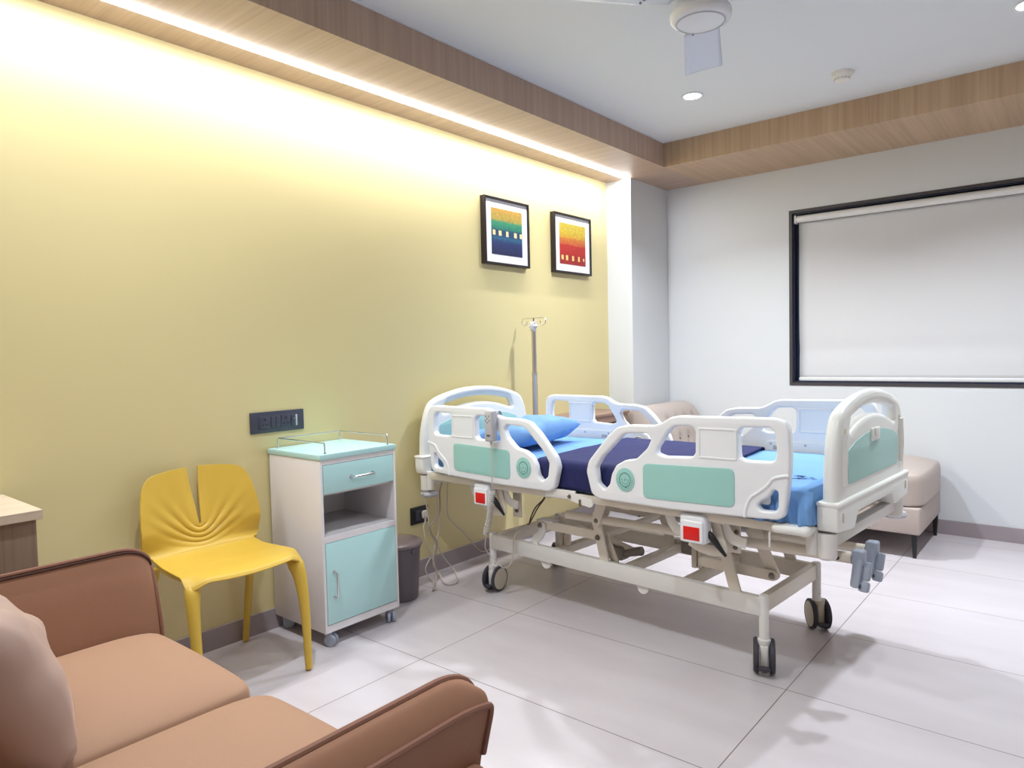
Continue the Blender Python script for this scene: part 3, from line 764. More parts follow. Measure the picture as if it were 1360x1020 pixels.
# --- casters
def caster(px, py, ang, far=False):
    R = Matrix.Translation((px, py, 0)) @ Matrix.Rotation(math.radians(ang), 4, 'Z')
    T = lambda v: R @ Vector(v)
    ax = R.to_3x3() @ Vector((1, 0, 0))
    o = MB().lathe([(.0, .105), (.021, .105), (.023, .11), (.023, .128), (.019, .131), (0, .131)], T((0, 0, 0)), n=24, cap=False)
    o.rbox((-.016, -.024, .03), (.016, .020, .112), .008, 3, R)
    o.lathe([(.0, 0), (.028, 0), (.028, .03), (0, .03)], T((-.015, .008, .0625)), ax, 24, cap=False)
    c = o.build('caster', CAPM if far else CRMW, bed)
    for sg in (-1, 1):
        w_ = MB().lathe([(.050, .0), (.057, .001), (.0615, .005), (.0625, .010), (.0615, .016), (.055, .020), (.052, .0185)], T((sg*.018, .012, .0625)), ax*sg, 40, cap=False)
        w_.lathe([(.0, .003), (.052, .003)], T((sg*.018, .012, .0625)), ax*sg, 40, cap=False)
        w_ = w_.build('wheel', RUB, c)
        MB().lathe([(.0535, .014), (.052, .0185), (.035, .0215), (.01, .0222), (0, .0222)], T((sg*.018, .012, .0625)), ax*sg, 40, cap=False).build('wheel_cap', CAPM, w_) if False else \
        MB().lathe([(.0535, .014), (.052, .0188), (.035, .0215), (.01, .0222), (0, .0222)], T((sg*.018, .012, .0625)), ax*sg, 40, cap=False).build('wheel_cap', CAPM, c)
    MB().rbox((-.021, -.062, .018), (.021, -.044, .034), .005, 2, R @ Matrix.Rotation(math.radians(-12), 4, 'X')).rbox((-.009, -.05, .024), (.009, -.01, .036), .003, 2, R).build('brake_pedal', RUB, c)
caster(.012, 0, 25+0); caster(.014, inv(0)+.022, 40, True); caster(-1.375, -.012, 8); caster(-1.385, inv(0), 30, True)

# --- lifting frame tubes, links
up_(MB().tube([(-.90, -.005, .4555), (-.897, -.005, .4555), (.325, -.03, .4795)], [.014, .0185, .0185], 20)).build('lift_tube', CRM, bed)
up_(MB().tube([(-.90, inv(-.005), .4555), (-.897, inv(-.005), .4555), (.22, inv(-.005), .475)], [.014, .0185, .0185], 20)).build('lift_tube', CRM, bed)
for y_, m_ in ((0, CRM), (inv(0), CRM)):
    k_ = 1 if y_ == 0 else -1
    o = MB().strap((-1.058, y_+.012*k_, .381), (-.722, y_+.012*k_, .381), .040, .012).build('lift_link', m_, bed)
    MB().strap((-.735, y_-.006*k_, .466), (-.685, y_-.006*k_, .262), .044, .010).build('lift_link', m_, bed)
    MB().strap((-.705, y_+.024*k_, .378), (-.655, y_+.024*k_, .27), .036, .008).build('lift_link', m_, bed)
    # curved hanger bracket at the head end
    MB().tube([(-1.10, y_, .283), (-1.095, y_, .305), (-1.065, y_, .332), (-1.052, y_, .362), (-1.058, y_, .386)], [(.010, .022)]*5, 12, 4, flat=(0, 1, 0)).rbox((-1.085, y_-.004, .398), (-.985, y_+.052*k_, .404), .002).build('hanger_bracket', CRMW if y_ == 0 else CRM, bed)
    MB().strap((-.145, y_-.002*k_, .455), (-.09, y_-.002*k_, .262), .044, .010).build('lift_link', m_, bed)
    MB().strap((-.25, y_+.045*k_, .352), (.026, y_+.045*k_, .354), .038, .012).build('lift_link', m_, bed)
    MB().strap((-.055, y_+.058*k_, .53), (.026, y_+.058*k_, .354), .042, .010).build('lift_link', m_, bed)
    bo = MB()
    for (bx, bz, off) in ((-1.056, .381, -.012), (-.722, .379, -.014), (-.713, .458, -.030), (.026, .354, -.0), (-.145, .447, -.03)):
        bo.lathe([(.0, .012), (.007, .011), (.010, .006), (.012, .0)], (bx, y_+off*k_ + (.035*k_ if bx > 0 else 0), bz), (0, -k_, 0), 16, cap=False)
    bo.build_each('pivot_bolt', BOLT, bed)
# posts and torsion bars between the two sides
MB().lathe([(.017, 0), (.017, inv(0)-.04)], (-.722, .02, .381), (0, 1, 0), 20).build('torsion_bar', CRM, bed)
MB().lathe([(.017, 0), (.017, inv(0)-.12)], (-.25, .06, .352), (0, 1, 0), 20).build('torsion_bar', CRM, bed)
for px, py in ((-.385, .25), (-1.03, .14)):
    MB().rbox((px-.026, py-.016, .25), (px-.002, py+.016, .335), .003).rbox((px+.004, py-.016, .25), (px+.026, py+.016, .330), .003).build_each('actuator_mount', CRM, bed)
MB().bar((-.95, .16, .36), (-.69, .20, .285), .022, .022).build('actuator_rod', CRM, bed)
o = MB().rbox((-.83, .16, .232), (-.72, .235, .295), .012, 3, None).lathe([(.020, 0), (.020, .10)], (-.735, .195, .262), (1, .1, .25), 20).build('lift_motor', MTR, bed)
MB().rbox((-.52, .33, .27), (-.40, .42, .33), .01, 3).build('control_box', MTR, bed)
for y_ in (0, inv(0)):
    MB().lathe([(.0, -.006), (.026, -.006), (.026, .006), (0, .006)], (-1.03, y_, .205), (0, 1, 0), 24, cap=False).lathe([(.0, -.006), (.026, -.006), (.026, .006), (0, .006)], (-.50, y_, .205), (0, 1, 0), 24, cap=False).build_each('stop_lug', CRMW, bed)
MB().lathe([(.022, -.003), (.024, 0), (.022, .003)], (-1.13, .12, .20), (0, 1, .1), 16).build('guide_disc', CRM, bed)

# --- mattress platform
PZ = .578
pf = MB()
for y_ in (-.160, inv(-.160)): pf.rbox((-1.66, y_-.013, PZ-.012), (.235, y_+.013, PZ+.020), .004)
pf.rbox((-1.66, -.16, PZ-.022), (-1.63, inv(-.16), PZ+.016), .003).rbox((.21, -.16, PZ-.022), (.235, inv(-.16), PZ+.016), .003)
up_(pf).build('mattress_frame', CRM, bed)
for i in range(4):
    a, b = [(-1.625, -.985), (-.975, -.70), (-.69, -.33), (-.32, .205)][i]
    up_(MB().rbox((a, -.155, PZ+.002), (b, inv(-.155), PZ+.017), .003)).build('platform_section', CRMW, bed)
sl = MB()
for k_ in range(9): sl.rbox((-1.5+.2*k_, -.155, PZ-.020), (-1.46+.2*k_, inv(-.155), PZ+.001), .002)
up_(sl).build_each('underside_rib', CRM, bed)
# hinge latch between the rails, hanging bracket to the tube
lt = MB().rbox((-.86, -.192, PZ-.004), (-.70, -.180, PZ+.034), .003).strap((-.715, -.196, PZ+.012), (-.62, -.196, PZ-.004), .034, .008)
up_(lt).build('hinge_latch', CRMW, bed)
up_(MB().lathe([(.0, .008), (.006, .007), (.009, .0)], (-.722, -.20, PZ+.012), (0, -1, 0), 14, cap=False).rbox((-.672, -.204, PZ-.022), (-.662, -.196, PZ+.006), .002)).build('latch_bolt', BOLT, bed)
for y_, k_ in ((-.03, 1), (inv(-.03), -1)):
    up_(MB().strap((-.715, y_, .452), (-.68, y_, .558), .044, .010)).build('tube_hanger', CRM, bed)
    up_(MB().rbox((-.66, y_-.004, .47), (-.652, y_+.05*k_, .56), .002)).build('tube_hanger', CRM, bed) if False else None
    up_(MB().rbox((-.118, y_-.048*k_-.005, .442), (-.036, y_-.048*k_+.005, .545), .004)).build('hanger_plate', CRM, bed)
    up_(MB().lathe([(.0, .008), (.006, .007), (.009, .0)], (-.055, y_-.053*k_, .462), (0, -k_, 0), 14, cap=False).lathe([(.0, .008), (.006, .007), (.009, .0)], (-.05, y_-.053*k_, .52), (0, -k_, 0), 14, cap=False)).build_each('plate_bolt', BOLT, bed)
    up_(MB().rbox((-1.16, y_-.048*k_-.005, .425), (-1.108, y_-.048*k_+.005, .545), .004)).build('hanger_plate', CRM, bed)
    up_(MB().lathe([(.0, .008), (.007, .007), (.010, .0)], (-1.134, y_-.053*k_, .456), (0, -k_, 0), 14, cap=False).lathe([(.0, .008), (.007, .007), (.010, .0)], (-1.134, y_-.053*k_, .492), (0, -k_, 0), 14, cap=False)).build_each('plate_bolt', BOLT, bed)
# rounded corner of the platform at the near foot end
up_(MB().rbox((.12, -.195, PZ-.012), (.248, -.12, PZ+.022), .02, 4)).build('corner_cover', WPLW, bed)
up_(MB().lathe([(.0035, -.05), (.0035, 0)], (.115, -.185, PZ-.012), n=10)).build('mattress_stop', CRMW, bed)
# end crossbars with corner sockets
up_(MB().rbox((.243, -.09, .515), (.285, inv(-.09), .556), .006)).build('end_crossbar', CRMW, bed)
up_(MB().rbox((-1.76, -.09, .515), (-1.72, inv(-.09), .556), .006)).build('end_crossbar', CRM, bed)
for y_ in (-.115, inv(-.115)):
    for x_ in (.275, -1.755):
        up_(MB().lathe([(.0, .488), (.024, .488), (.030, .496), (.030, .572), (0, .572)], (x_, y_, 0), n=28, cap=False).lathe([(.0, .50), (.019, .50), (.019, .592), (0, .592)], (x_-.045 if x_ > 0 else x_+.045, y_-.008, 0), n=20, cap=False)).build('corner_socket', CRMW, bed)
# socket that holds the drip stand at the far head corner
up_(MB().lathe([(.0, 0), (.024, 0), (.024, .004), (0, .004)], (-1.762, .762, .448), n=24, cap=False).lathe([(.0185, .004), (.024, .004), (.024, .09), (.0185, .09)], (-1.762, .762, .448), n=24, cap=False)).build('stand_socket', CRM, bed)
# bumper discs
for (x_, y_, z_) in ((-1.745, -.105, .47), (-1.75, inv(-.12), .47), (.262, inv(-.155), .487)):
    up_(MB().lathe([(.0, -.014), (.03, -.014), (.045, -.006), (.047, .002), (.042, .012), (.02, .016), (0, .016)], (x_, y_, z_), n=36, cap=False)).build('bumper_disc', GRYL, bed)
# gear crank handles under the foot
for i, (cy, cx) in enumerate(((-.033, .335), (.105, .335))):
    if i: up_(MB().lathe([(.0165, 0), (.0165, .42)], (.325-.42, cy, .479), (1, 0, 0), 20)).build('crank_shaft', CRM, bed)
    c = up_(MB().rbox((cx-.008, cy-.022, .462), (cx+.030, cy+.020, .512), .008, 3).bar((cx+.013, cy-.002, .490), (cx+.008, cy-.026, .392), .030, .040, (0, 1, 0), .009)).build('crank_handle', GRYP, bed)
    up_(MB().bar((cx+.038, cy+.004, .474), (cx+.034, cy-.012, .416), .024, .026, (0, 1, 0), .007)).build('folding_grip', GRYP, c)
    up_(MB().bar((cx+.033, cy-.012, .414), (cx+.030, cy-.022, .382), .030, .030, (0, 1, 0), .007)).build('grip_knuckle', GRYP, c)
    up_(MB().lathe([(.0, .002), (.006, .002), (.006, 0)], (cx+.0235, cy-.034, .402), (1, 0, 0), 14, cap=False)).build('pin', BLK, c)
up_(MB().lathe([(.0, .003), (.006, .003), (.006, 0)], (.285, -.0515, .478), (0, -1, 0), 14, cap=False)).build('shaft_pin', BLK, bed)

# --- side rails
OUT = [(0,.107),(.013,.15),(.104,.251),(.154,.292),(.208,.303),(.319,.306),(.352,.317),(.387,.338),(.42,.345),(.77,.349),(.806,.337),(.819,.309),(.822,.229),(.819,.171),(.810,.085),(.802,.031),(.78,.016),(.654,.009),(.376,0),(.056,.001),(.024,.02)]
HA = [(.194,.267),(.286,.272),(.303,.254),(.285,.219),(.243,.182),(.233,.176),(.186,.168),(.144,.145),(.122,.108),(.112,.066),(.090,.044),(.06,.066),(.052,.124),(.081,.168),(.174,.256)]
HB = [(.405,.304),(.470,.307),(.484,.293),(.483,.214),(.472,.202),(.361,.196),(.332,.204),(.332,.217),(.380,.286)]
HC = [(.657,.310),(.755,.314),(.768,.300),(.774,.244),(.771,.215),(.757,.207),(.671,.205),(.651,.213),(.647,.293)]
HD = [(.766,.113),(.779,.109),(.778,.056),(.769,.045),(.723,.043),(.713,.055),(.721,.068),(.751,.086)]
RIB = [(.817,.165),(.79,.160),(.765,.150),(.745,.125),(.715,.100),(.690,.080),(.675,.050),(.668,.012)]
def grow(pl, d):
    n = len(pl); out = []
    ar = sum(pl[i-1][0]*pl[i][1]-pl[i][0]*pl[i-1][1] for i in range(n))
    sg = 1 if ar > 0 else -1
    for i in range(n):
        a, b, c = Vector(pl[i-1]), Vector(pl[i]), Vector(pl[(i+1) % n])
        t = ((b-a).normalized()+(c-b).normalized()).normalized(); out.append((b.x+t.y*d*sg, b.y-t.x*d*sg))
    return out
body0 = plate(roundpoly(OUT, .014, 4), [roundpoly(grow(h, .0025), .009, 4) for h in (HA, HB, HC, HD)], .034, .009, 4)
rail_defs = [(0, lambda u: -.627+u, -1), (1, lambda u: -.771-u*1.03, -1), (2, lambda u: -.627+u, 1), (3, lambda u: -.771-u*1.03, 1)]
RLAB = {0: 'near foot-end rail', 1: 'near head-end rail', 2: 'far foot-end rail', 3: 'far head-end rail'}
for (ri, fs, sg) in rail_defs:
    def mp(p, fs=fs, sg=sg):
        y = (-.193 if sg < 0 else inv(-.193)) + sg*p[2]
        return S((fs(p[0]), y, .600-.0015 + p[1]*1.0 + .0))
    rb_ = MB(); rb_.v = [Vector(p) for p in body0.v]; rb_.f = list(body0.f)
    rail = rb_.xf(mp).build('side_rail', WPL, bed, ang=60)
    def add(mb, name, m, par=rail, **k): return mb.xf(mp).build(name, m, par, **k)
    def sh_(mb, dz): mb.v = [Vector((p[0], p[1], p[2]+dz)) for p in mb.v]; return mb
    add(sh_(plate(roundpoly([(.270,.031),(.633,.040),(.633,.172),(.270,.161)], .024, 6), [], .004, .0012, 2), .0178), 'mint_panel', MINT)
    add(sh_(plate(rrect(.498, .199, .642, .307, .006), [rrect(.506, .206, .634, .300, .004)], .004, .0015, 2), .0175), 'square_moulding', WPL)
    add(sh_(plate(rrect(.498, .199, .642, .307, .006), [rrect(.506, .206, .634, .300, .004)], .004, .0015, 2), -.0175), 'square_moulding', WPL)
    rp = [Vector((a, b, .017)) for a, b in RIB]
    add(MB().tube(rp, .0055, 10, 5), 'moulded_rib', WPL)
    cx_, cy_ = .190, .091
    ring_ = [(cx_+.042*math.cos(2*PI*k/40), cy_+.046*math.sin(2*PI*k/40)) for k in range(40)]
    dsc = add(sh_(plate(ring_, [], .006, .0015, 2), .017), 'angle_indicator', MINT)
    rr = MB()
    rr.tube([(cx_+.025*math.cos(2*PI*k/36), cy_+.027*math.sin(2*PI*k/36), .0202) for k in range(36)], .0012, 6, closed=True)
    for k in range(13):
        a = PI + PI*k/12; x_, y_ = cx_+.034*math.cos(a), cy_+.037*math.sin(a); rr.rbox((x_-.0012, y_-.0014, .0198), (x_+.0012, y_+.0014, .0206), .0003)
    for k in range(7):
        a = PI + PI*k/6; x_, y_ = cx_+.015*math.cos(a), cy_+.017*math.sin(a); rr.rbox((x_-.0013, y_-.002, .0198), (x_+.0013, y_+.002, .0206), .0003)
    rr.rbox((cx_-.004, cy_-.0006, .0198), (cx_+.004, cy_+.0006, .0206), .0003).rbox((cx_-.0006, cy_-.004, .0198), (cx_+.0006, cy_+.004, .0206), .0003).rbox((cx_, cy_-.030, .0198), (cx_+.007, cy_-.026, .0206), .0003)
    rr.xf(mp).build('scale_marks', MINTD, dsc)
    ip = add(sh_(plate(rrect(.355, .055, .742, .158, .014), [], .007, .002, 2), -.0195), 'inner_plate', WPL)
    z = MB()
    for uu in (.405, .675): z.rbox((uu-.020, .118, -.0238), (uu+.014, .136, -.0229), .0004)
    z.xf(mp).build_each('latch_window', GRYL, ip)
    z = MB()
    for uu, vv_ in ((.375, .143), (.53, .143), (.722, .143)): z.lathe([(.0, -.0012), (.005, -.001), (.006, 0)], (uu, vv_, -.0229), n=14, cap=False)
    z.xf(mp).build_each('screw', GRYL, ip)
    add(MB().tube([(cx_+.040*math.cos(2*PI*k/30), cy_+.043*math.sin(2*PI*k/30), -.0185) for k in range(30)], .003, 6, closed=True), 'inner_ring', WPL)
    # release box and swing arms under the rail
    c0 = -.166 if ri in (0, 2) else -1.259
    d_ = 1
    yo = (-.168 if sg < 0 else inv(-.168)); q = lambda t: yo + sg*t       # t>0 outward
    def UB(mb): return up_(mb)
    oy = lambda a, b: (min(q(a), q(b)), max(q(a), q(b)))
    ya, yb = oy(-.03, .026)
    bx = UB(MB().rbox((c0-.052, ya, .482), (c0+.052, yb, .588), .014, 4)).build('release_box', WPL, rail)
    ya, yb = oy(.020, .031)
    UB(MB().rbox((c0-.045, ya, .487), (c0+.045, yb, .566), .010, 4)).build('box_bezel', WPL, bx)
    ya, yb = oy(.028, .0325)
    UB(MB().rbox((c0-.032, ya, .496), (c0+.033, yb, .545), .002)).build('red_panel', RED, bx)
    y2 = q(-.035)
    UB(MB().tube([(c0+.045, y2, .575), (c0+.062, y2, .545), (c0+.075, y2, .50), (c0+.085, y2, .462), (c0+.05, y2, .452), (c0, y2, .458), (c0-.04, y2, .475)], [(.007, .020)]*7, 10, 4, flat=(0, 1, 0))).build('box_flange', CRM, bx)
    y3 = q(-.03)
    UB(MB().tube([(c0+.052, y3+sg*.014, .528), (c0+.062, y3+sg*.014, .508), (c0+.080, y3+sg*.014, .478)], [.007, .012, .008], 12, 4)).tube if False else None
    lv = MB().tube([(c0+.050, q(-.005), .528), (c0+.060, q(-.005), .512), (c0+.074, q(-.008), .492), (c0+.092, q(-.012), .468), (c0+.110, q(-.015), .446)], [.006, .012, .012, .008, .005], 10, 4)
    UB(lv).build('release_lever', BLK, bx)
    for dx in (.085, -.135):
        y4 = q(-.045)
        UB(MB().tube([(c0+dx, y4, .588), (c0+dx+.002, y4, .56), (c0+dx+.014, y4, .528), (c0+dx+.040, y4, .503), (c0+dx+.085, y4, .494)], [(.005, .020)]*5, 10, 5, flat=(0, 1, 0))).build('swing_arm', CRMW if sg < 0 else CRM, rail)
    UB(MB().bar((c0-.16, q(-.035), PZ-.006), (c0+.16, q(-.035), PZ-.006), .020, .026)).build('rail_mount', CRM, rail) if False else None

# --- head and foot boards
def board(x_face, dirn, zoff, name, ws=1):
    """x_face: plane of the outer (foot) or outer (head) face; dirn +1 means outer face looks to +x"""
    half = [(.385, .0), (.380, .085), (.375, .165), (.362, .235), (.343, .292), (.318, .330), (.275, .352), (.200, .372), (.110, .388), (0, .394)]
    outer = [Vector((a, b, 0)) for a, b in half] + [Vector((-a, b, 0)) for a, b in half[::-1][1:]]
    op = [(p.x, p.y) for p in smooth(outer, 5)]
    hole = roundpoly([(.252, .268), (.225, .330), (.19, .345), (.10, .360), (0, .366), (-.10, .360), (-.19, .345), (-.225, .330), (-.252, .268), (-.23, .268), (-.15, .294), (-.07, .308), (0, .312), (.07, .308), (.15, .294), (.23, .268)], .014, 4)
    w0 = (-.145 if dirn > 0 else -.145)
    x0_ = x_face - dirn*.024
    def mp(p): return S((x0_ + dirn*p[2], TC + p[0]*ws + (.012 if ws > 1 else 0), .620 + p[1] + zoff))
    bd = plate(op, [hole], .048, .019, 5).xf(mp).build(name, WPLW, bed, ang=60)
    # thicker handle rim running round the outside
    rim = smooth(outer, 6)
    pth = [Vector((p.x*.935, p.y*.955-.004, .004)) for p in rim]
    MB().tube(pth, [(.0215, .027)]*len(pth), 14, flat=(0, 0, 1)).xf(mp).build('grip_rim', WPLW, bd, ang=60)
    mt = roundpoly([(.275, .098), (.278, .21), (.20, .235), (.10, .250), (0, .256), (-.10, .250), (-.20, .235), (-.278, .21), (-.275, .098)][::-1], .014, 4)
    for side, dz in ((1, .0236), (-1, -.0236)):
        q_ = plate(mt, [], .005, .0015, 2); q_.v = [Vector((p[0], p[1], p[2]+dz)) for p in q_.v]
        q_.xf(mp).build('mint_panel', MINTF, bd)
    for sx_ in (-1, 1):
        MB().tube([Vector((sx_*.318, .10, .024)), Vector((sx_*.318, .18, .025)), Vector((sx_*.312, .268, .024))], [.010, .013, .012], 12, 5).xf(mp).build('slot_moulding', WPLW, bd)
        MB().rbox((sx_*.306-.012, .262, .0225), (sx_*.306+.012, .285, .0255), .006).xf(mp).build('recess_mark', mat('beige_recess', (206, 198, 176), .6), bd)
    MB().rbox((-.045, .216, .024), (.045, .262, .031), .004, 3).rbox((-.018, .232, .031), (.018, .262, .036), .003).xf(mp).build('chart_clip', WPLW, bd)
    # sleeve (lower fairing)
    sl_o = roundpoly([(-.395, .052), (-.395, -.010), (-.388, -.040), (-.262, -.052), (-.235, -.052), (-.205, -.008), (-.185, -.003), (.185, -.003), (.205, -.008), (.235, -.052), (.262, -.052), (.388, -.040), (.395, -.010), (.395, .052)][::-1], .008, 3)
    q_ = plate(sl_o, [], .070, .010, 3); q_.v = [Vector((p[0], p[1], p[2]-.001)) for p in q_.v]
    sv = q_.xf(mp).build('sleeve', WPLW, bd, ang=60)
    MB().rbox((-.398, .040, -.037), (.398, .056, .037), .007, 3).xf(mp).build('sleeve_lip', WPLW, sv)
    for sx_ in (-1, 1): MB().rbox((sx_*.352-.006, -.012, .0335), (sx_*.352+.006, .020, .0362), .005, 3).xf(mp).build('sleeve_slot', mat('beige_recess', (206, 198, 176), .6), sv)
    return bd
board(.308, 1, 0, 'footboard')
board(-1.785, -1, 0, 'headboard', 1.075)

# ------------------------------------------------------------ bedding
def world_bed(o):
    o.location = BO; o.rotation_euler = (0, 0, BR); return o
MT = .712
bmx = up_(MB().rbox((-1.655, -.145, PZ+.0185), (.225, inv(-.145), MT-.012), .03, 4)).build('mattress', MATT)
tag(world_bed(bmx), 'thin mattress under the blue sheet on the hospital bed', 'mattress')
def sheet_surface(x0, x1, e0, e1, ztop, zlow_near, zlow_far, th, seed, wr, nu, nv, end0=None, end1=None, skew=(0, 0)):
    """cloth lying over the mattress between x0 and x1, hanging over both long sides (and the ends if end0/end1 give a low z)"""
    ya, yb = e0, e1
    P = []
    def prof(v):
        # v 0..1 across: up the near side, over, down the far side; rounded edges
        r_ = .026; hn = ztop-zlow_near; hfr = ztop-zlow_far; wd = yb-ya
        L_ = [hn-r_, r_*PI/2, wd-2*r_, r_*PI/2, hfr-r_]; tot = sum(L_); s = v*tot
        if s < L_[0]: return (ya, zlow_near+s, 1)
        s -= L_[0]
        if s < L_[1]: a = s/r_; return (ya+r_-r_*math.cos(a), ztop-r_+r_*math.sin(a), .6)
        s -= L_[1]
        if s < L_[2]: return (ya+r_+s, ztop, 0)
        s -= L_[2]
        if s < L_[3]: a = s/r_; return (yb-r_+r_*math.sin(a), ztop-r_+r_*math.cos(a), .6)
        s -= L_[3]; return (yb, ztop-r_-s, 1)
    def fn(u, v):
        y, z, side = prof(v)
        k_ = (y-ya)/(yb-ya)
        a_, b_ = x0+skew[0]*k_, x1+skew[1]*k_
        x = lerp(a_, b_, u)
        n1 = noise.noise(Vector((x*5+seed, y*5, z*3))); n2 = noise.noise(Vector((x*14+seed, y*9, z*6)))
        if side < .5: z += wr*(n1*.7+n2*.35)
        else:
            d = wr*(n1+n2*.6) + .006*math.sin(x*38+3*n1)*((ztop-z)/.12)
            y += (-abs(d)-.001 if y < TC else abs(d)+.001)
        return S((x, y, z))
    return MB().grid(fn, nu, nv)
# bed sheet: also wraps the foot end
bs = sheet_surface(-1.662, .232, -.152, inv(-.152), MT, .606, .606, 0, 3, .006, 150, 70)
n_u = 150
def foot_drape(p):
    return p
o = bs.build('bedsheet', SHEET, ang=80)
md = o.modifiers.new('t', 'SOLIDIFY'); md.thickness = .0025; md.offset = 1
tag(world_bed(o), 'bright blue sheet tucked over the mattress of the hospital bed', 'bed sheet')
# the loose corner of the sheet at the near foot end
def drape(u, v):
    x = lerp(.06, .250, u); y = -.157; z = lerp(MT-.004, .600, v)
    fold = .017*math.sin(u*15+v*1.5)*sstep(0, .5, v) + .009*math.sin(u*37-v*3)*sstep(.1, .7, v)
    return S((x, y-.007-.010*sstep(0, .6, v)-fold*.6-.004*noise.noise(Vector((x*20, z*20, 0))), z-.004*math.sin(u*11)*v))
o = MB().grid(drape, 60, 30).build('sheet_corner', SHEET, o, ang=80)
md = o.modifiers.new('t', 'SOLIDIFY'); md.thickness = .002
def endf(u, v):
    y = lerp(-.155, inv(-.155), u); return S((.234+.004*math.sin(u*60)*v+.012*math.sin(v*PI*.5), y, lerp(MT+.002, .60, v)))
MB().grid(endf, 60, 12).build('foot_drape', SHEET, bpy.data.objects['bedsheet'], ang=80)
# printed mark on the sheet near the foot
mk = MB()
for (dx, dy, l, a) in ((0, 0, .035, .1), (.006, .012, .03, .05), (.012, -.02, .022, .7), (.035, -.022, .024, .1), (.05, -.008, .022, -.6), (.026, -.038, .03, .15), (.064, -.028, .02, .5), (.01, -.05, .03, .1)):
    c_, s_ = math.cos(a), math.sin(a); ax_, ay_ = .118+dx, .055+dy
    q = [(-l/2, -.0022), (l/2, -.0022), (l/2, .0022), (-l/2, .0022)]
    lo = [S((ax_+p[0]*c_-p[1]*s_, ay_+p[0]*s_+p[1]*c_, MT+.0052)) for p in q]; hi = [p+Vector((0, 0, .001)) for p in lo]
    mk.add(lo+hi, [(0,3,2,1),(4,5,6,7),(0,1,5,4),(1,2,6,5),(2,3,7,6),(3,0,4,7)])
mk.build('printed_mark', INK, bpy.data.objects['bedsheet'], smooth_=False)
nb = sheet_surface(-.930, -.150, -.168, inv(-.160), MT+.014, .612, .64, 0, 9, .004, 90, 70, skew=(-.085, -.125))
o = nb.build('navy_blanket', NAVY, ang=80)
md = o.modifiers.new('t', 'SOLIDIFY'); md.thickness = .006; md.offset = 0
tag(world_bed(o), 'folded navy blue blanket laid across the middle of the hospital bed', 'blanket')
pl = cushion(.56, .40, .170, n=34, seed=7, wr=.010, pw=.36, pinch=.02)
PM = Matrix.Translation((-1.345, .200, MT+.063)) @ Matrix.Rotation(math.radians(104), 4, 'Z') @ Matrix.Rotation(math.radians(-9), 4, 'X')
pl.xf(lambda p: S(PM @ Vector((p[0], p[1], max(p[2], -.054)))))
o = pl.build('pillow', PIL, ang=80)
md = o.modifiers.new('w', 'WELD'); md.merge_threshold = .0005
tag(world_bed(o), 'blue pillow lying at the head of the hospital bed', 'pillow')

# ------------------------------------------------------------ IV pole in the far head socket
iv = thing('drip_stand', 'chrome drip stand pole with hooks behind the head of the bed', 'drip stand', (0, 0, 0), 0)
iv.location = Matrix.Translation(BO) @ Matrix.Rotation(BR, 4, 'Z') @ Vector((-1.762, .762, .44)); iv.rotation_euler = (0, 0, BR)
MB().lathe([(.0165, 0), (.0165, .60), (.0175, .602), (.0175, .62)], (0, 0, 0), n=20).build('lower_tube', STL, iv)
MB().lathe([(.009, .62), (.009, .915)], (0, 0, 0), n=18).build('pole', STL, iv) if False else MB().lathe([(.0145, .60), (.0145, .90)], (0, 0, 0), n=18).build('pole', STL, iv)
kn = MB()
kn.grid(lambda u, v: Vector(((.030+.005*math.cos(6*2*PI*u))*math.cos(2*PI*u)*math.sin(PI*v), .0-.004+.018*math.cos(PI*v), .905+(.030+.005*math.cos(6*2*PI*u))*math.sin(2*PI*u)*math.sin(PI*v))), 48, 12, cu=True)
kn.build('star_knob', mat('pale_grey_knob', (214, 214, 222), .35), iv)
hk = MB(); hk.tube([(-.075, 0, .955), (.075, 0, .955)], .0028, 8)
hk.tube([(0, 0, .90), (0, 0, .957)], .006, 10)
for sx_ in (-1, 1):
    hk.tube([(sx_*(.075+.022*math.sin(a)), 0, .933+.022*math.cos(a)) for a in [i*1.55*PI/16 for i in range(17)]], .0028, 8)
    if False: hk.tube([(0, sx_*.06*math.cos(.0)+0*a_, .955) if a_ == 0 else (0, sx_*(.06+.02*math.sin(a_)), .935+.02*math.cos(a_)) for a_ in [i*1.5*PI/12 for i in range(13)]], .0026, 8)
hk.build('hooks', CHR, iv)

# ------------------------------------------------------------ hand control on the near head rail
rc = thing('hand_control', 'grey bed remote control hanging on the near head rail with coiled cord', 'remote control', BO, BR)
up_(MB().rbox((-1.165, -.252, .797), (-1.115, -.218, .936), .006, 3)).build('body', GRYL, rc)
up_(MB().rbox((-1.160, -.2535, .802), (-1.120, -.2505, .931), .002)).build('face_plate', mat('silver_face', (190, 188, 190), .4), rc)
up_(MB().tube([(-1.14, -.215, .915), (-1.14, -.208, .926), (-1.138, -.195, .932), (-1.138, -.178, .928), (-1.138, -.168, .905)], [(.010, .003)]*5, 8, 4, flat=(1, 0, 0))).build('hook', GRYL, rc)
z = MB()
for (a, b) in ((-.012, .115), (.006, .115), (-.004, .104), (-.014, .094), (.009, .094), (-.003, .086)):
    z.lathe([(.0, .0012), (.0022, .001), (.003, 0)], (-1.140+a, -.2535, .797+b), (0, -1, 0), 10, cap=False)
for a in (-.012, -.004, .004): z.rbox((-1.136+a, -.2546, .820), (-1.131+a, -.2535, .830), .0005)
up_(z).build('buttons', BLK, rc)
pts = [(-1.140, -.235, .797), (-1.136, -.235, .74), (-1.134, -.236, .68), (-1.138, -.236, .62), (-1.142, -.232, .585)]
up_(MB().tube([(-1.140, -.235, .799), (-1.140, -.235, .78)], [.007, .004], 10).tube(pts, .0028, 8, 5)).build('cord', CBL, rc)
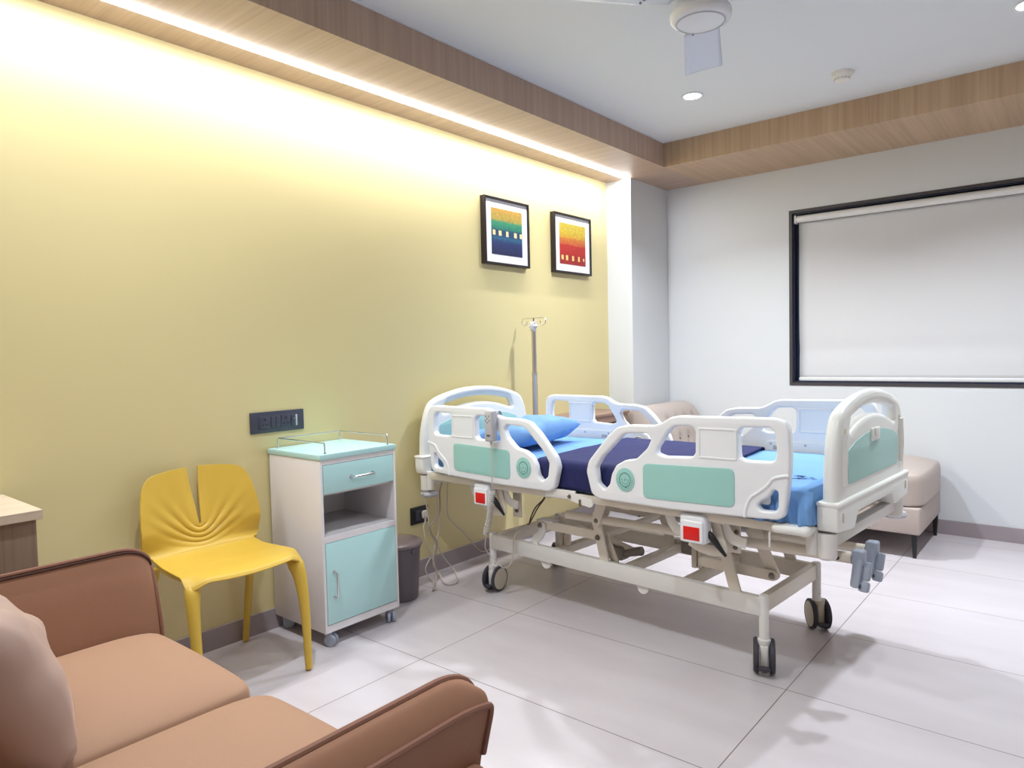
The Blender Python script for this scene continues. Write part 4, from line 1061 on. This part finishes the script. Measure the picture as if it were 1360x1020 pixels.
cl = [Vector(p) for p in [(-1.145, -.230, .570), (-1.165, -.225, .50), (-1.185, -.215, .44), (-1.216, -.21, .36)]]
cs = smooth(cl, 40); hx_ = []
for i, c in enumerate(cs):
    for k in range(3):
        a = (i*3+k)/(len(cs)*3)*2*PI*24; hx_.append(c + Vector((math.cos(a)*.0115, math.sin(a)*.0115, 0)))
up_(MB().tube(hx_, .0025, 6)).build('coiled_cord', mat('coil_cord', (206, 200, 196), .5), rc)
cl = [(-1.216, -.21, .358), (-1.27, -.16, .31), (-1.345, -.09, .235), (-1.329, -.06, .185), (-1.299, -.05, .158), (-1.258, -.05, .147), (-1.227, -.045, .165), (-1.212, -.035, .209), (-1.205, -.035, .295), (-1.19, -.01, .338), (-1.19, .04, .35)]
MB().tube(cl, .003, 8, 6).build('lower_cord', CBL, rc)

# ------------------------------------------------------------ loose cables
c = thing('mains_cable', 'grey power cable with white plug pushed into the low black wall socket', 'cable', (0, 2.52, .3))
L0 = Vector((0, 2.52, .3))
def W(l): return [Vector(p)-L0 for p in l]
MB().rbox((.0125, -.018, .012), (.035, .020, .056), .012, 4).rbox((.034, -.010, .018), (.045, .010, .040), .008, 3).build('plug', mat('plug_white', (214, 204, 196), .4), c)
MB().tube(W([(.030, 2.519, .315), (.032, 2.515, .295)]), [.007, .004], 10).tube(W([(.032, 2.516, .30), (.040, 2.495, .27), (.055, 2.492, .215), (.060, 2.52, .121), (.065, 2.531, .089), (.085, 2.535, .03), (.150, 2.470, .006), (.236, 2.385, .005), (.205, 2.40, .005), (.13, 2.465, .006), (.085, 2.468, .035), (.08, 2.465, .07), (.08, 2.500, .113)]), .0036, 8, 8).build('lead', CBL, c)
cA = MB().tube([(.1, 2.434, .47), (.1, 2.465, .399), (.1, 2.477, .309), (.1, 2.494, .241), (.1, 2.524, .187), (.1, 2.594, .08), (.105, 2.643, .022), (.183, 2.591, .006), (.244, 2.526, .006), (.242, 2.482, .006), (.196, 2.48, .007), (.12, 2.528, .020), (.1, 2.507, .065), (.1, 2.500, .09), (.1, 2.507, .155), (.1, 2.525, .198), (.105, 2.543, .254), (.108, 2.546, .331), (.11, 2.535, .387), (.115, 2.53, .44), (.135, 2.54, .52)], .0038, 8, 8)
tag(cA.build('looped_cable', CBL), 'pale grey cable looping from the bed head down onto the floor', 'cable')
cB = MB().tube([(.13, 2.55, .51), (.118, 2.545, .46), (.118, 2.545, .40), (.118, 2.538, .352), (.118, 2.496, .312), (.112, 2.473, .285), (.118, 2.482, .244), (.118, 2.515, .195), (.118, 2.497, .12), (.13, 2.49, .05), (.19, 2.42, .006), (.24, 2.36, .006)], .0036, 8, 8)
tag(cB.build('hanging_cable', CBD2), 'darker cable twisted around the looped one at the bed head', 'cable')
cC = MB().tube([(.14, 2.60, .53), (.09, 2.635, .50), (.06, 2.656, .378), (.06, 2.66, .299), (.06, 2.706, .245), (.06, 2.774, .186), (.06, 2.887, .069), (.06, 2.939, .038), (.06, 3.009, .040), (.06, 3.1, .03), (.06, 3.2, .006)], .003, 8, 8)
tag(cC.build('trailing_cable', CBL), 'thin cable trailing along the yellow wall to the skirting under the bed', 'cable')
bl_ = MB()
for l in ([(-1.19, .045, .352), (-1.175, .05, .363), (-1.124, .05, .44), (-1.074, .05, .50), (-1.06, .05, .56)], [(-1.19, .06, .350), (-1.178, .06, .385), (-1.145, .06, .44), (-1.09, .06, .491), (-1.065, .06, .555)]):
    bl_.tube(l, .0035, 8, 6)
tag(world_bed(bl_.build('twin_cable', CBD)), 'dark pair of cables hanging from the underside of the bed', 'cable')

# ------------------------------------------------------------ view
vs = bpy.context.scene.view_settings
vs.view_transform = 'Standard'; vs.look = 'None'; vs.gamma = 1; vs.use_curve_mapping = False; vs.exposure = -.5
